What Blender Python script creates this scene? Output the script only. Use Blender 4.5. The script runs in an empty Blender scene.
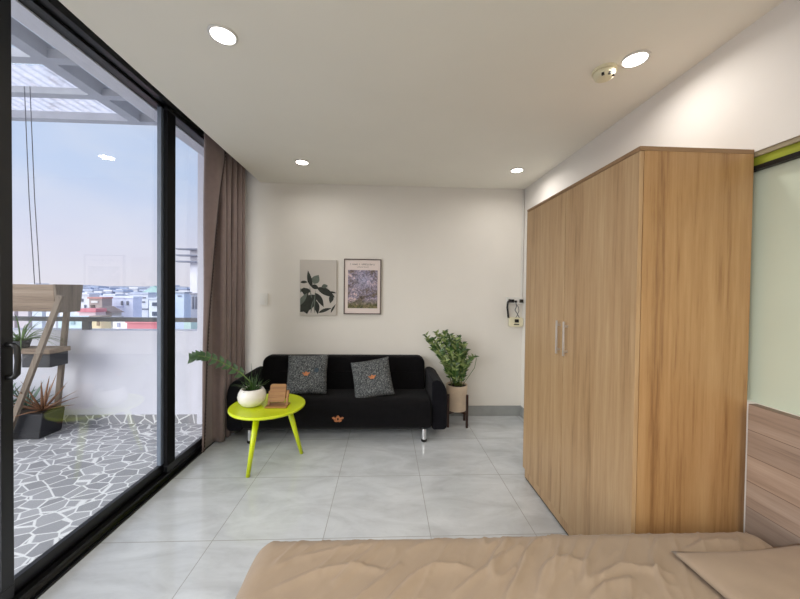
import bpy, bmesh, math, random
from math import sin, cos, pi, radians, sqrt, atan2
from mathutils import Vector, Matrix, noise
random.seed(7)
SC = bpy.context.scene
COL = SC.collection
V = Vector

# ------------------------------------------------------------------ materials
def new_mat(name):
    m = bpy.data.materials.new(name); m.use_nodes = True
    nt = m.node_tree
    return m, nt, nt.nodes['Principled BSDF']

def srgb(r, g, b):
    f = lambda c: (c/255/12.92) if c/255 <= 0.04045 else ((c/255+0.055)/1.055)**2.4
    return (f(r), f(g), f(b), 1)

def N(nt, t, **kw):
    n = nt.nodes.new(t)
    for k, v in kw.items():
        if k.startswith('i_'):
            n.inputs[int(k[2:])].default_value = v
        else:
            setattr(n, k, v)
    return n

def coords(nt, scale=(1, 1, 1), loc=(0, 0, 0), rot=(0, 0, 0)):
    tc = N(nt, 'ShaderNodeTexCoord'); mp = N(nt, 'ShaderNodeMapping')
    mp.inputs['Scale'].default_value = scale; mp.inputs['Location'].default_value = loc
    mp.inputs['Rotation'].default_value = rot
    nt.links.new(tc.outputs['Object'], mp.inputs['Vector'])
    return mp.outputs['Vector']

def noise_tex(nt, vec, scale, detail=4, rough=.55, dist=0):
    n = N(nt, 'ShaderNodeTexNoise')
    n.inputs['Scale'].default_value = scale; n.inputs['Detail'].default_value = detail
    n.inputs['Roughness'].default_value = rough; n.inputs['Distortion'].default_value = dist
    nt.links.new(vec, n.inputs['Vector'])
    return n.outputs['Fac']

def ramp(nt, fac, stops):
    r = N(nt, 'ShaderNodeValToRGB')
    el = r.color_ramp.elements
    while len(el) < len(stops): el.new(0.5)
    for e, (p, c) in zip(el, stops): e.position = p; e.color = c
    nt.links.new(fac, r.inputs['Fac'])
    return r.outputs['Color']

def mixc(nt, fac, a, b, mode='MIX'):
    m = N(nt, 'ShaderNodeMix', data_type='RGBA', blend_type=mode)
    for sock, v in ((m.inputs[0], fac), (m.inputs[6], a), (m.inputs[7], b)):
        if hasattr(v, 'links'): nt.links.new(v, sock)
        else: sock.default_value = v
    return m.outputs[2]

def bump(nt, bs, h, strength=.2, dist=.01):
    b = N(nt, 'ShaderNodeBump'); b.inputs['Strength'].default_value = strength; b.inputs['Distance'].default_value = dist
    nt.links.new(h, b.inputs['Height']); nt.links.new(b.outputs['Normal'], bs.inputs['Normal'])

def simple(name, rgb, rough=.6, metal=0, var=.06, scale=8, bmp=0, sheen=0, spec=.5, coat=0):
    m, nt, bs = new_mat(name)
    c = srgb(*rgb)
    v = coords(nt)
    f = noise_tex(nt, v, scale, 3)
    a = tuple(max(0, x*(1-var)) for x in c[:3])+(1,); b = tuple(min(1, x*(1+var)) for x in c[:3])+(1,)
    nt.links.new(ramp(nt, f, [(.3, a), (.7, b)]), bs.inputs['Base Color'])
    bs.inputs['Roughness'].default_value = rough; bs.inputs['Metallic'].default_value = metal
    bs.inputs['Specular IOR Level'].default_value = spec
    bs.inputs['Coat Weight'].default_value = coat
    if sheen: bs.inputs['Sheen Weight'].default_value = sheen
    if bmp: bump(nt, bs, noise_tex(nt, v, scale*12, 2), bmp, .004)
    return m

def wood(name, dark, mid, light, axis='z', rough=.42, s=1.0, plank=None, seam=None):
    m, nt, bs = new_mat(name)
    sc = {'z': (16, 16, .7), 'x': (.7, 16, 16), 'y': (16, .7, 16)}[axis]
    sc = tuple(k*s for k in sc)
    v = coords(nt, sc)
    if plank:
        # every board its own grain offset
        sx = N(nt, 'ShaderNodeSeparateXYZ'); tc = N(nt, 'ShaderNodeTexCoord')
        nt.links.new(tc.outputs['Object'], sx.inputs[0])
        d = N(nt, 'ShaderNodeMath', operation='DIVIDE'); nt.links.new(sx.outputs['Z'], d.inputs[0]); d.inputs[1].default_value = plank
        fl = N(nt, 'ShaderNodeMath', operation='FLOOR'); nt.links.new(d.outputs[0], fl.inputs[0])
        fr = N(nt, 'ShaderNodeMath', operation='FRACT'); nt.links.new(d.outputs[0], fr.inputs[0])
        wn = N(nt, 'ShaderNodeTexWhiteNoise', noise_dimensions='1D'); nt.links.new(fl.outputs[0], wn.inputs['W'])
        va = N(nt, 'ShaderNodeVectorMath', operation='ADD'); nt.links.new(v, va.inputs[0])
        ms = N(nt, 'ShaderNodeVectorMath', operation='SCALE'); nt.links.new(wn.outputs['Color'], ms.inputs[0]); ms.inputs['Scale'].default_value = 20
        nt.links.new(ms.outputs[0], va.inputs[1]); v = va.outputs[0]
    f1 = noise_tex(nt, v, .9, 6, .62, .25)
    f2 = noise_tex(nt, v, 4.5, 5, .7, .2)
    mx = N(nt, 'ShaderNodeMath', operation='MULTIPLY_ADD')
    nt.links.new(f2, mx.inputs[0]); mx.inputs[1].default_value = .38
    ml = N(nt, 'ShaderNodeMath', operation='MULTIPLY'); nt.links.new(f1, ml.inputs[0]); ml.inputs[1].default_value = .62
    nt.links.new(ml.outputs[0], mx.inputs[2])
    col = ramp(nt, mx.outputs[0], [(.34, srgb(*dark)), (.46, srgb(*mid)), (.64, srgb(*light))])
    if plank:
        tone = ramp(nt, wn.outputs['Value'], [(0, (.74, .76, .80, 1)), (1, (1.12, 1.08, 1.05, 1))])
        col = mixc(nt, 1.0, col, tone, 'MULTIPLY')
        ls = N(nt, 'ShaderNodeMath', operation='LESS_THAN'); nt.links.new(fr.outputs[0], ls.inputs[0]); ls.inputs[1].default_value = .03
        col = mixc(nt, ls.outputs[0], col, srgb(120, 100, 85))
    nt.links.new(col, bs.inputs['Base Color'])
    bs.inputs['Roughness'].default_value = rough
    bump(nt, bs, f2, .08, .002)
    return m

M = {}
M['wall'] = simple('wall_paint', (227, 223, 215), .75, var=.015, scale=3, bmp=.03)
M['wall_right'] = simple('wall_paint_white', (232, 228, 222), .75, var=.015, scale=3, bmp=.03)
M['ceiling'] = simple('ceiling_paint', (240, 237, 226), .8, var=.015, scale=2)
M['white_ext'] = simple('exterior_white_paint', (230, 230, 240), .8, var=.04, scale=2.5)
M['base'] = simple('grey_base_tile', (150, 152, 150), .35, var=.07, scale=10)
M['black_frame'] = simple('black_aluminium', (20, 21, 24), .35, var=.1)
M['slate_frame'] = simple('slate_aluminium', (112, 122, 138), .5, var=.08)
M['matte_black'] = simple('matte_black_aluminium', (12, 12, 14), .6, var=.1, spec=.12)
M['track'] = simple('track_aluminium', (14, 14, 16), .3, var=.1, metal=.3)
M['sofa'] = simple('black_sofa_fabric', (13, 12, 14), .92, var=.25, scale=30, bmp=.25, sheen=.03, spec=.12)
M['sofa_arm'] = simple('dark_sofa_fabric', (15, 15, 20), .9, var=.25, scale=30, bmp=.25, sheen=.04, spec=.12)
M['chrome'] = simple('chrome', (226, 226, 228), .32, 1, .02)
M['rubber'] = simple('black_rubber', (14, 14, 14), .6)
M['lime'] = simple('lime_lacquer', (206, 222, 4), .3, var=.04, scale=4, coat=.3)
M['ceramic'] = simple('white_ceramic', (238, 234, 226), .3, var=.05, scale=14, coat=.3)
M['pot_beige'] = simple('beige_clay', (212, 192, 168), .7, var=.09, scale=9, bmp=.1)
M['soil'] = simple('soil', (48, 36, 28), .95, var=.4, scale=60, bmp=.6)
M['black_metal'] = simple('black_metal', (22, 20, 20), .4, .3)
M['dark_wood'] = wood('dark_wood', (36, 20, 16), (52, 30, 22), (70, 42, 30), 'z')
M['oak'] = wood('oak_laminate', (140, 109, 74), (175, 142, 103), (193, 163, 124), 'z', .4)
M['oak_side_light_tint'] = wood('oak_laminate_side_light_tint', (138, 100, 62), (170, 131, 86), (186, 149, 104), 'z', .4)  # same oak as the doors; warmer lighting on the side put into the colour
M['oak_edge'] = wood('oak_edge_band', (118, 90, 60), (138, 107, 74), (152, 120, 86), 'x', .5)
M['headboard'] = wood('grey_oak_boards', (128, 110, 97), (156, 136, 120), (178, 159, 143), 'y', .5, 1.0, plank=.104)
M['old_wood'] = wood('weathered_wood', (96, 80, 66), (140, 120, 102), (172, 152, 132), 'x', .75)
M['old_wood_z'] = wood('weathered_wood_leg', (96, 82, 70), (128, 114, 100), (152, 138, 122), 'z', .75)
M['acacia'] = wood('acacia_wood', (96, 60, 28), (138, 94, 46), (168, 124, 70), 'x', .45, 2.5)
M['curtain'] = simple('taupe_curtain', (128, 112, 109), .85, var=.05, scale=25, bmp=.12, sheen=.2)
M['curtain_trim'] = simple('dark_curtain_trim', (52, 42, 42), .9)
M['sheet'] = simple('tan_cotton', (154, 135, 114), .85, var=.025, scale=18, bmp=.08, sheen=.12)
M['pillow'] = simple('tan_pillow_cotton', (156, 137, 117), .85, var=.025, scale=18, bmp=.08, sheen=.12)
M['mattress'] = simple('mattress_ticking', (205, 200, 190), .9)
M['plastic_white'] = simple('white_plastic', (222, 220, 214), .4, var=.02)
M['plastic_cream'] = simple('cream_plastic', (226, 219, 188), .65, var=.03)
M['plastic_black'] = simple('black_plastic', (18, 18, 18), .4)
M['leaf'] = simple('glossy_leaf', (52, 82, 32), .35, var=.35, scale=20)
M['leaf_yellow'] = simple('variegated_leaf', (124, 140, 82), .4, var=.3, scale=24)
M['leaf_dark'] = simple('dark_leaf', (44, 76, 26), .5, var=.3, scale=20)
M['stem'] = simple('green_stem', (92, 116, 52), .5, var=.15)
M['agave'] = simple('agave_leaf', (96, 122, 104), .5, var=.2, scale=9)
M['aloe'] = simple('reddish_aloe_leaf', (146, 104, 74), .5, var=.25, scale=9)
M['grass_leaf'] = simple('spider_plant_leaf', (112, 142, 84), .5, var=.2, scale=9)
M['planter'] = simple('black_planter', (30, 30, 36), .6, var=.15)
M['planter_box'] = simple('charcoal_box', (62, 62, 66), .6, var=.12)
M['rail'] = simple('rail_metal', (96, 98, 102), .5, .2)
M['metal_sheet'] = simple('grey_roof_deck', (182, 184, 188), .7, var=.08, scale=2)
M['beam'] = simple('roof_beam_paint', (186, 188, 196), .6, var=.06)
M['cord'] = simple('hanging_cord', (120, 122, 130), .8)
M['frost'] = simple('frosted_green_glass', (204, 214, 196), .22, var=.03, scale=1.5, coat=.2)
M['olive'] = simple('olive_track', (150, 138, 112), .5)
M['lime_strip'] = simple('lime_strip', (150, 158, 48), .45, var=.15, scale=6)
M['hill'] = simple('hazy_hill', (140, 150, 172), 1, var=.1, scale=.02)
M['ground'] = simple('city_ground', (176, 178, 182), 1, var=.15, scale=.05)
M['emblem'] = simple('copper_embroidery', (170, 106, 64), .7, var=.45, scale=90)
M['emblem_dark'] = simple('teal_embroidery', (42, 58, 70), .7, var=.3, scale=80)
M['canvas'] = simple('grey_canvas', (196, 190, 182), .8, var=.03, scale=3)
M['canvas_side'] = simple('canvas_edge', (160, 154, 146), .8)
M['print_dark'] = simple('printed_leaf_dark', (44, 48, 42), .8, var=.35, scale=14)
M['print_mid'] = simple('printed_leaf_mid', (98, 106, 96), .8, var=.25, scale=14)
M['paper'] = simple('poster_paper', (226, 212, 206), .6, var=.01)
M['ink'] = simple('grey_ink', (104, 100, 98), .7)
M['frame_brown'] = simple('dark_thin_frame', (74, 58, 52), .45)

def speckle():
    m, nt, bs = new_mat('speckled_cushion_fabric')
    v = coords(nt, (1, 1, 1))
    vo = N(nt, 'ShaderNodeTexVoronoi'); vo.inputs['Scale'].default_value = 125; nt.links.new(v, vo.inputs['Vector'])
    f = noise_tex(nt, v, 60, 3, .7)
    c1 = ramp(nt, vo.outputs['Distance'], [(.16, srgb(146, 150, 148)), (.36, srgb(104, 107, 108)), (.62, srgb(54, 57, 60))])
    c2 = ramp(nt, f, [(.4, (.55, .55, .57, 1)), (.6, (1.15, 1.15, 1.12, 1))])
    nt.links.new(mixc(nt, 1, c1, c2, 'MULTIPLY'), bs.inputs['Base Color'])
    bs.inputs['Roughness'].default_value = .9
    bump(nt, bs, f, .3, .003)
    return m
M['cushion'] = speckle()

def floor_tiles():
    m, nt, bs = new_mat('grey_marble_tile')
    v = coords(nt)
    br = N(nt, 'ShaderNodeTexBrick', offset=0.0, squash=1.0)
    mp = coords(nt, (1, 1, 1), (.33+.6*10+.0015, .6*10+.0015, 0))
    nt.links.new(mp, br.inputs['Vector'])
    br.inputs['Scale'].default_value = 1; br.inputs['Mortar Size'].default_value = .0022
    br.inputs['Mortar Smooth'].default_value = .1; br.inputs['Bias'].default_value = 0
    br.inputs['Brick Width'].default_value = .6; br.inputs['Row Height'].default_value = .6
    br.inputs['Color1'].default_value = (.965, .965, .965, 1); br.inputs['Color2'].default_value = (1, 1, 1, 1)
    dv = coords(nt, (2.2, 5.2, 1), (0, 0, 0), (0, 0, radians(38)))
    f = noise_tex(nt, dv, 1.1, 8, .6, .8)
    f2 = noise_tex(nt, dv, 4.0, 6, .7, .5)
    veins = ramp(nt, f, [(.34, srgb(186, 189, 192)), (.5, srgb(198, 202, 205)), (.66, srgb(209, 213, 216))])
    fine = ramp(nt, f2, [(.36, (.95, .95, .95, 1)), (.5, (1, 1, 1, 1))])
    c = mixc(nt, 1, veins, fine, 'MULTIPLY')
    c = mixc(nt, 1, c, br.outputs['Color'], 'MULTIPLY')
    c = mixc(nt, br.outputs['Fac'], c, srgb(160, 161, 160))
    nt.links.new(c, bs.inputs['Base Color'])
    bs.inputs['Roughness'].default_value = .09
    bs.inputs['Specular IOR Level'].default_value = .6
    inv = N(nt, 'ShaderNodeMath', operation='SUBTRACT'); inv.inputs[0].default_value = 1
    nt.links.new(br.outputs['Fac'], inv.inputs[1])
    bump(nt, bs, inv.outputs[0], .3, .002)
    return m
M['floor'] = floor_tiles()

def crazy_paving(name='crazy_paving_tile'):
    m, nt, bs = new_mat(name)
    v = coords(nt, (8.6, 11.0, 8.6), (0, 0, 0), (0, 0, radians(20)))
    wob = noise_tex(nt, v, 1.4, 2)
    vo = N(nt, 'ShaderNodeTexVoronoi', feature='DISTANCE_TO_EDGE'); vo.inputs['Scale'].default_value = 1
    vo.inputs['Randomness'].default_value = .95
    nt.links.new(v, vo.inputs['Vector'])
    vc = N(nt, 'ShaderNodeTexVoronoi'); vc.inputs['Scale'].default_value = 1; vc.inputs['Randomness'].default_value = .95
    nt.links.new(v, vc.inputs['Vector'])
    bw = N(nt, 'ShaderNodeRGBToBW'); nt.links.new(vc.outputs['Color'], bw.inputs[0])
    stone = ramp(nt, bw.outputs[0], [(.1, srgb(146, 146, 150)), (.9, srgb(178, 178, 182))])
    g = ramp(nt, vo.outputs['Distance'], [(.028, (1, 1, 1, 1)), (.055, (0, 0, 0, 1))])
    sep = N(nt, 'ShaderNodeRGBToBW'); nt.links.new(g, sep.inputs[0])
    c = mixc(nt, sep.outputs[0], stone, srgb(240, 240, 240))
    nt.links.new(c, bs.inputs['Base Color'])
    bs.inputs['Roughness'].default_value = .45
    return m
M['paving'] = crazy_paving()

def glass_mat(name, tint=(.97, .985, .98, 1)):
    m = bpy.data.materials.new(name); m.use_nodes = True
    nt = m.node_tree; nt.nodes.clear()
    out = N(nt, 'ShaderNodeOutputMaterial'); mix = N(nt, 'ShaderNodeMixShader')
    tr = N(nt, 'ShaderNodeBsdfTransparent'); gl = N(nt, 'ShaderNodeBsdfGlossy')
    tr.inputs['Color'].default_value = tint; gl.inputs['Roughness'].default_value = 0.0
    fr = N(nt, 'ShaderNodeFresnel')
    geo = N(nt, 'ShaderNodeNewGeometry'); mr = N(nt, 'ShaderNodeMapRange')   # index inverts on leaving the pane
    mr.inputs['To Min'].default_value = 1.52; mr.inputs['To Max'].default_value = 1/1.52
    nt.links.new(geo.outputs['Backfacing'], mr.inputs['Value']); nt.links.new(mr.outputs[0], fr.inputs['IOR'])
    nt.links.new(fr.outputs[0], mix.inputs[0]); nt.links.new(tr.outputs[0], mix.inputs[1]); nt.links.new(gl.outputs[0], mix.inputs[2])
    nt.links.new(mix.outputs[0], out.inputs['Surface'])
    return m
M['glass'] = glass_mat('window_glass')

def translucent_sheet():
    m = bpy.data.materials.new('dirty_translucent_sheet'); m.use_nodes = True
    nt = m.node_tree; nt.nodes.clear()
    out = N(nt, 'ShaderNodeOutputMaterial'); mix = N(nt, 'ShaderNodeMixShader')
    tr = N(nt, 'ShaderNodeBsdfTransparent'); tl = N(nt, 'ShaderNodeBsdfTranslucent')
    v = coords(nt); f = noise_tex(nt, v, 5, 6, .75)
    c = ramp(nt, f, [(.36, srgb(176, 166, 170)), (.5, srgb(214, 210, 220))])
    nt.links.new(c, tl.inputs['Color'])
    f2 = noise_tex(nt, v, 9, 5, .8)
    o = ramp(nt, f2, [(.35, (.95, .95, .95, 1)), (.6, (.6, .6, .6, 1))])
    bw = N(nt, 'ShaderNodeRGBToBW'); nt.links.new(o, bw.inputs[0])
    nt.links.new(bw.outputs[0], mix.inputs[0]); nt.links.new(tr.outputs[0], mix.inputs[1]); nt.links.new(tl.outputs[0], mix.inputs[2])
    nt.links.new(mix.outputs[0], out.inputs['Surface'])
    return m
M['sheet_roof'] = translucent_sheet()

def emit(name, rgb, strength):
    m, nt, bs = new_mat(name)
    bs.inputs['Base Color'].default_value = (.9, .9, .9, 1)
    bs.inputs['Emission Color'].default_value = rgb; bs.inputs['Emission Strength'].default_value = strength
    return m
M['lamp'] = emit('lamp_lens', (1, .95, .88, 1), 12)

def poster_art():
    m, nt, bs = new_mat('garden_painting_print')
    v = coords(nt)
    sx = N(nt, 'ShaderNodeSeparateXYZ'); nt.links.new(v, sx.inputs[0])
    f = noise_tex(nt, v, 8, 8, .82, .3)
    f2 = noise_tex(nt, coords(nt, (1, 1, 1), (3, 2, 7)), 46, 4, .85)
    top = ramp(nt, f, [(.38, srgb(58, 48, 42)), (.46, srgb(112, 98, 88)), (.54, srgb(144, 138, 162)), (.63, srgb(232, 206, 200))])
    bot = ramp(nt, f, [(.36, srgb(36, 30, 24)), (.46, srgb(84, 88, 44)), (.56, srgb(132, 118, 84)), (.66, srgb(206, 176, 158))])
    g = N(nt, 'ShaderNodeMapRange'); g.inputs['From Min'].default_value = .09; g.inputs['From Max'].default_value = .17
    nt.links.new(sx.outputs['Z'], g.inputs['Value'])
    c = mixc(nt, g.outputs[0], bot, top)
    # pale bluish clearing in the middle of the painted trees
    ds = N(nt, 'ShaderNodeVectorMath', operation='DISTANCE'); nt.links.new(v, ds.inputs[0]); ds.inputs[1].default_value = (.01, 0, .37)
    cl_ = N(nt, 'ShaderNodeMapRange'); nt.links.new(ds.outputs['Value'], cl_.inputs['Value'])
    cl_.inputs['From Min'].default_value = .13; cl_.inputs['From Max'].default_value = .02; cl_.inputs['To Max'].default_value = .55
    c = mixc(nt, cl_.outputs[0], c, srgb(176, 178, 212))
    sp = ramp(nt, f2, [(.36, (.35, .32, .36, 1)), (.5, (1, 1, 1, 1)), (.62, (1.5, 1.4, 1.35, 1))])
    nt.links.new(mixc(nt, 1, c, sp, 'MULTIPLY'), bs.inputs['Base Color'])
    bs.inputs['Roughness'].default_value = .5
    return m
M['art'] = poster_art()

_cm = {}
def cmat(rgb):
    if rgb not in _cm: _cm[rgb] = simple('city_paint_%d_%d_%d' % rgb, rgb, .9, var=.06, scale=.3)
    return _cm[rgb]

# ------------------------------------------------------------------ helpers
def bx(bm, a, b, mat=0):
    a = V(a); b = V(b); c = (a+b)/2; s = b-a
    r = bmesh.ops.create_cube(bm, size=1)
    for v in r['verts']:
        v.co = V((v.co.x*s.x, v.co.y*s.y, v.co.z*s.z))+c
    if mat:
        for f in {f for v in r['verts'] for f in v.link_faces}: f.material_index = mat
    return r['verts']

def beam(bm, p0, p1, w, h, up=(0, 0, 1)):
    p0 = V(p0); p1 = V(p1); d = (p1-p0).normalized()
    u = V(up)
    if abs(d.dot(u)) > .99: u = V((0, 1, 0))
    s = d.cross(u).normalized()*w/2; t = s.cross(d).normalized()*h/2
    vs = [bm.verts.new(p+a*s+b*t) for p in (p0, p1) for a, b in ((-1, -1), (1, -1), (1, 1), (-1, 1))]
    for q in ((0, 1, 2, 3), (7, 6, 5, 4), (0, 4, 5, 1), (1, 5, 6, 2), (2, 6, 7, 3), (3, 7, 4, 0)):
        bm.faces.new([vs[i] for i in q])

def tube(bm, pts, rad, seg=8, cap=True):
    pts = [V(p) for p in pts]; n = len(pts)
    rads = rad if isinstance(rad, (list, tuple)) else [rad]*n
    rings = []; prev = None
    for i, p in enumerate(pts):
        d = (pts[min(i+1, n-1)]-pts[max(i-1, 0)]).normalized()
        if prev is None:
            u = V((0, 0, 1)) if abs(d.z) < .9 else V((1, 0, 0))
            s = d.cross(u).normalized()
        else:
            s = (prev-d*prev.dot(d)).normalized()
        prev = s; t = d.cross(s)
        rings.append([bm.verts.new(p+rads[i]*(cos(2*pi*k/seg)*s+sin(2*pi*k/seg)*t)) for k in range(seg)])
    for a, b in zip(rings, rings[1:]):
        for k in range(seg):
            bm.faces.new((a[k], a[(k+1) % seg], b[(k+1) % seg], b[k]))
    if cap:
        bm.faces.new(rings[0][::-1]); bm.faces.new(rings[-1])

def lathe(bm, prof, c, seg=32, axis='z', sx=1, sy=1):
    rings = []
    c = V(c)
    for r, h in prof:
        if r < 1e-5:
            rings.append([bm.verts.new(c+V((0, 0, h)))])
        else:
            rings.append([bm.verts.new(c+V((r*sx*cos(2*pi*k/seg), r*sy*sin(2*pi*k/seg), h))) for k in range(seg)])
    for a, b in zip(rings, rings[1:]):
        for k in range(seg):
            k2 = (k+1) % seg
            if len(a) == 1 and len(b) == 1: continue
            if len(a) == 1: bm.faces.new((a[0], b[k2], b[k]))
            elif len(b) == 1: bm.faces.new((a[k], a[k2], b[0]))
            else: bm.faces.new((a[k], a[k2], b[k2], b[k]))
    if len(rings[0]) > 1: bm.faces.new(rings[0][::-1])
    if len(rings[-1]) > 1: bm.faces.new(rings[-1])

def prism(bm, pts, axis, a, b):
    """pts 2-D outline, extruded from a to b along axis; x:(y,z) y:(x,z) z:(x,y)"""
    f = {'x': lambda p, h: (h, p[0], p[1]), 'y': lambda p, h: (p[0], h, p[1]), 'z': lambda p, h: (p[0], p[1], h)}[axis]
    A = [bm.verts.new(f(p, a)) for p in pts]; B = [bm.verts.new(f(p, b)) for p in pts]
    n = len(pts)
    bm.faces.new(A); bm.faces.new(B[::-1])
    for i in range(n): bm.faces.new((A[i], B[i], B[(i+1) % n], A[(i+1) % n]))

def wloc(o):
    l = V((0, 0, 0))
    while o: l += o.location; o = o.parent
    return l

def obj(name, bm, mat, parent=None, smooth=False, bevel=0, subsurf=0, local=False, seg=2, solid=0):
    bmesh.ops.recalc_face_normals(bm, faces=bm.faces)
    me = bpy.data.meshes.new(name)
    if parent is None and not local:
        xs = [v.co for v in bm.verts]
        o_ = V(((min(p.x for p in xs)+max(p.x for p in xs))/2, (min(p.y for p in xs)+max(p.y for p in xs))/2, min(p.z for p in xs)))
    elif parent is not None and not local: o_ = wloc(parent)
    else: o_ = V((0, 0, 0))
    for v in bm.verts: v.co -= o_
    bm.to_mesh(me); bm.free()
    o = bpy.data.objects.new(name, me); COL.objects.link(o)
    for m in (mat if isinstance(mat, (list, tuple)) else [mat]): me.materials.append(m)
    if parent is not None: o.parent = parent
    elif not local: o.location = o_
    if smooth:
        for p in me.polygons: p.use_smooth = True
    if bevel:
        md = o.modifiers.new('bevel', 'BEVEL'); md.width = bevel; md.segments = seg; md.limit_method = 'ANGLE'; md.angle_limit = radians(35)
        for p in me.polygons: p.use_smooth = True
        try:
            md.harden_normals = True
        except Exception: pass
    if solid:
        md = o.modifiers.new('thickness', 'SOLIDIFY'); md.thickness = solid; md.offset = 0
    if subsurf:
        md = o.modifiers.new('smooth', 'SUBSURF'); md.levels = subsurf; md.render_levels = subsurf
    return o

def tag(o, label, cat, group=None, kind=None):
    o['label'] = label; o['category'] = cat
    if group: o['group'] = group
    if kind: o['kind'] = kind
    return o

def thing(name, label, cat, loc=(0, 0, 0), rotz=0, group=None, kind=None):
    o = bpy.data.objects.new(name, None); COL.objects.link(o)
    o.empty_display_size = .1
    o.location = loc; o.rotation_euler = (0, 0, rotz)
    return tag(o, label, cat, group, kind)

def struct(name, bm, mat, label=None, **k):
    o = obj(name, bm, mat, **k); o['kind'] = 'structure'
    o['label'] = label or name.replace('_', ' '); o['category'] = name.split('_')[0]
    return o

def dup(root, loc, label=None, rotz=None):
    r = root.copy(); COL.objects.link(r); r.location = loc
    if rotz is not None: r.rotation_euler = (0, 0, rotz)
    if label: r['label'] = label
    for ch in list(root.children):
        c = ch.copy(); COL.objects.link(c); c.parent = r
        for g in list(ch.children):
            d = g.copy(); COL.objects.link(d); d.parent = c
    return r

B = bmesh.new

# ------------------------------------------------------------------ room shell
H = 2.515; YB = 3.55; XR = 1.52; XL = -1.52; YN = -1.9
bm = B(); bx(bm, (-1.60, YN-.1, -.12), (XR+.1, YB+.1, 0)); struct('floor', bm, M['floor'], 'glossy pale grey marble tile floor', local=True)
bm = B(); prism(bm, [(-1.255, YN-.1), (XR+.1, YN-.1), (XR+.1, YB+.1), (-1.352, YB+.1)], 'z', H, H+.03)
struct('ceiling', bm, M['ceiling'], 'flat cream ceiling ending in a curtain pocket at the glass wall')
bm = B(); bx(bm, (-1.75, YN-.1, 2.86), (XR+.1, YB+.1, 2.95)); bx(bm, (-1.19, YN-.1, H+.03), (-1.17, YB, 2.86))
struct('ceiling_slab', bm, M['ceiling'], 'upper slab above the curtain pocket')
bm = B(); bx(bm, (-1.92, YB, -.12), (XR+.1, YB+.14, 2.86)); struct('wall_back', bm, M['wall'], 'warm white back wall behind the sofa')
bm = B(); bx(bm, (XR, YN, 0), (XR+.12, YB, .93)); bx(bm, (XR, YN, 1.972), (XR+.12, YB, 2.86))
bx(bm, (XR, 1.40, .93), (XR+.12, YB, 1.972)); bx(bm, (XR, YN, .93), (XR+.12, -1.2, 1.972))
struct('wall_right', bm, M['wall_right'], 'white right wall with an interior window')
bm = B(); bx(bm, (-1.75, YN-.12, 0), (XR+.12, YN, 2.86)); struct('wall_front', bm, M['wall'], 'wall behind the viewer')
bm = B(); bx(bm, (-1.78, YN, 2.652), (-1.665, YB, 2.95)); struct('trim_1', bm, M['white_ext'], 'white outside lintel above the glass doors')
bm = B(); bx(bm, (-1.27, YB-.012, 0), (XR, YB, .112)); struct('baseboard_back', bm, M['base'], 'grey tile baseboard along the back wall', bevel=.001)
bm = B(); bx(bm, (XR-.012, 2.38, 0), (XR, YB-.012, .112)); struct('baseboard_right', bm, M['base'], 'grey tile baseboard along the right wall', bevel=.001)

# interior window on the right wall
w2 = bpy.data.objects.new('window_2', None); COL.objects.link(w2); w2.location = (XR, .1, .93); w2['kind'] = 'structure'
w2['label'] = 'frosted pale green interior window beside the wardrobe'; w2['category'] = 'window'
bm = B(); bx(bm, (XR+.03, -1.2, .93), (XR+.045, 1.40, 1.905)); obj('pane', bm, M['frost'], w2)
bm = B(); bx(bm, (XR+.004, -1.2, 1.952), (XR+.05, 1.40, 1.972)); obj('upper_track', bm, M['olive'], w2)
bm = B(); bx(bm, (XR+.012, -1.2, 1.915), (XR+.05, 1.40, 1.952)); obj('lime_strip', bm, M['lime_strip'], w2)['label'] = 'lime green strip along the top'
bm = B(); bx(bm, (XR+.004, -1.2, 1.897), (XR+.05, 1.40, 1.915)); obj('lower_track', bm, M['black_metal'], w2)

# sliding glass doors
bm = B()
prism(bm, [(-1.665, -.02), (-1.52, -.02), (-1.52, .012), (-1.535, .012), (-1.535, .02), (-1.545, .035), (-1.545, .05), (-1.575, .05), (-1.575, .03), (-1.582, .03), (-1.582, .055), (-1.612, .055), (-1.612, .03), (-1.665, .03)], 'y', YN, YB)
prism(bm, [(-1.665, 2.66), (-1.53, 2.66), (-1.53, 2.86), (-1.665, 2.86)], 'y', YN, YB)
bx(bm, (-1.665, YB-.05, .05), (-1.53, YB, 2.66))
bm_f = bm
o = struct('window_1', bm, M['track'], 'black aluminium frame and floor track of the sliding glass doors')
def glass_door(name, label, X, y0, y1, z0, z1, stile0, stile1, mats, handle=None):
    r = bpy.data.objects.new(name, None); COL.objects.link(r); r.location = (X, (y0+y1)/2, .05); r['kind'] = 'structure'
    r['label'] = label; r['category'] = 'door'
    t = .014
    bm = B(); bx(bm, (X-t, y0, .056), (X+t, y1, z0)); obj('bottom_rail', bm, M['black_frame'], r, bevel=.002)
    bm = B(); bx(bm, (X-t, y0, z1), (X+t, y1, 2.66)); obj('top_rail', bm, M['black_frame'], r, bevel=.002)
    bm = B(); bx(bm, (X-t, y0, z0), (X+t, y0+stile0, z1)); obj('stile', bm, mats[0], r, bevel=.002)
    bm = B(); bx(bm, (X-t, y1-stile1, z0), (X+t, y1, z1)); obj('stile', bm, mats[1], r, bevel=.002)
    bm = B(); bx(bm, (X-.003, y0+stile0, z0), (X+.003, y1-stile1, z1)); obj('pane', bm, M['glass'], r)
    if handle:
        ya, za, zb = handle
        bm = B(); tube(bm, [(X+t, ya, zb), (X+.04, ya, zb), (X+.05, ya+.002, zb-.012), (X+.052, ya+.004, (za+zb)/2), (X+.05, ya+.002, za+.012), (X+.04, ya, za), (X+t, ya, za)], .0105, 10)
        obj('handle', bm, M['plastic_black'], r, smooth=True)
glass_door('door_1', 'nearest sliding glass panel with black handle', -1.578, -.55, 1.434, .115, 2.64, .045, .045, (M['black_frame'], M['black_frame']), (1.412, 1.0, 1.135))
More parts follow.
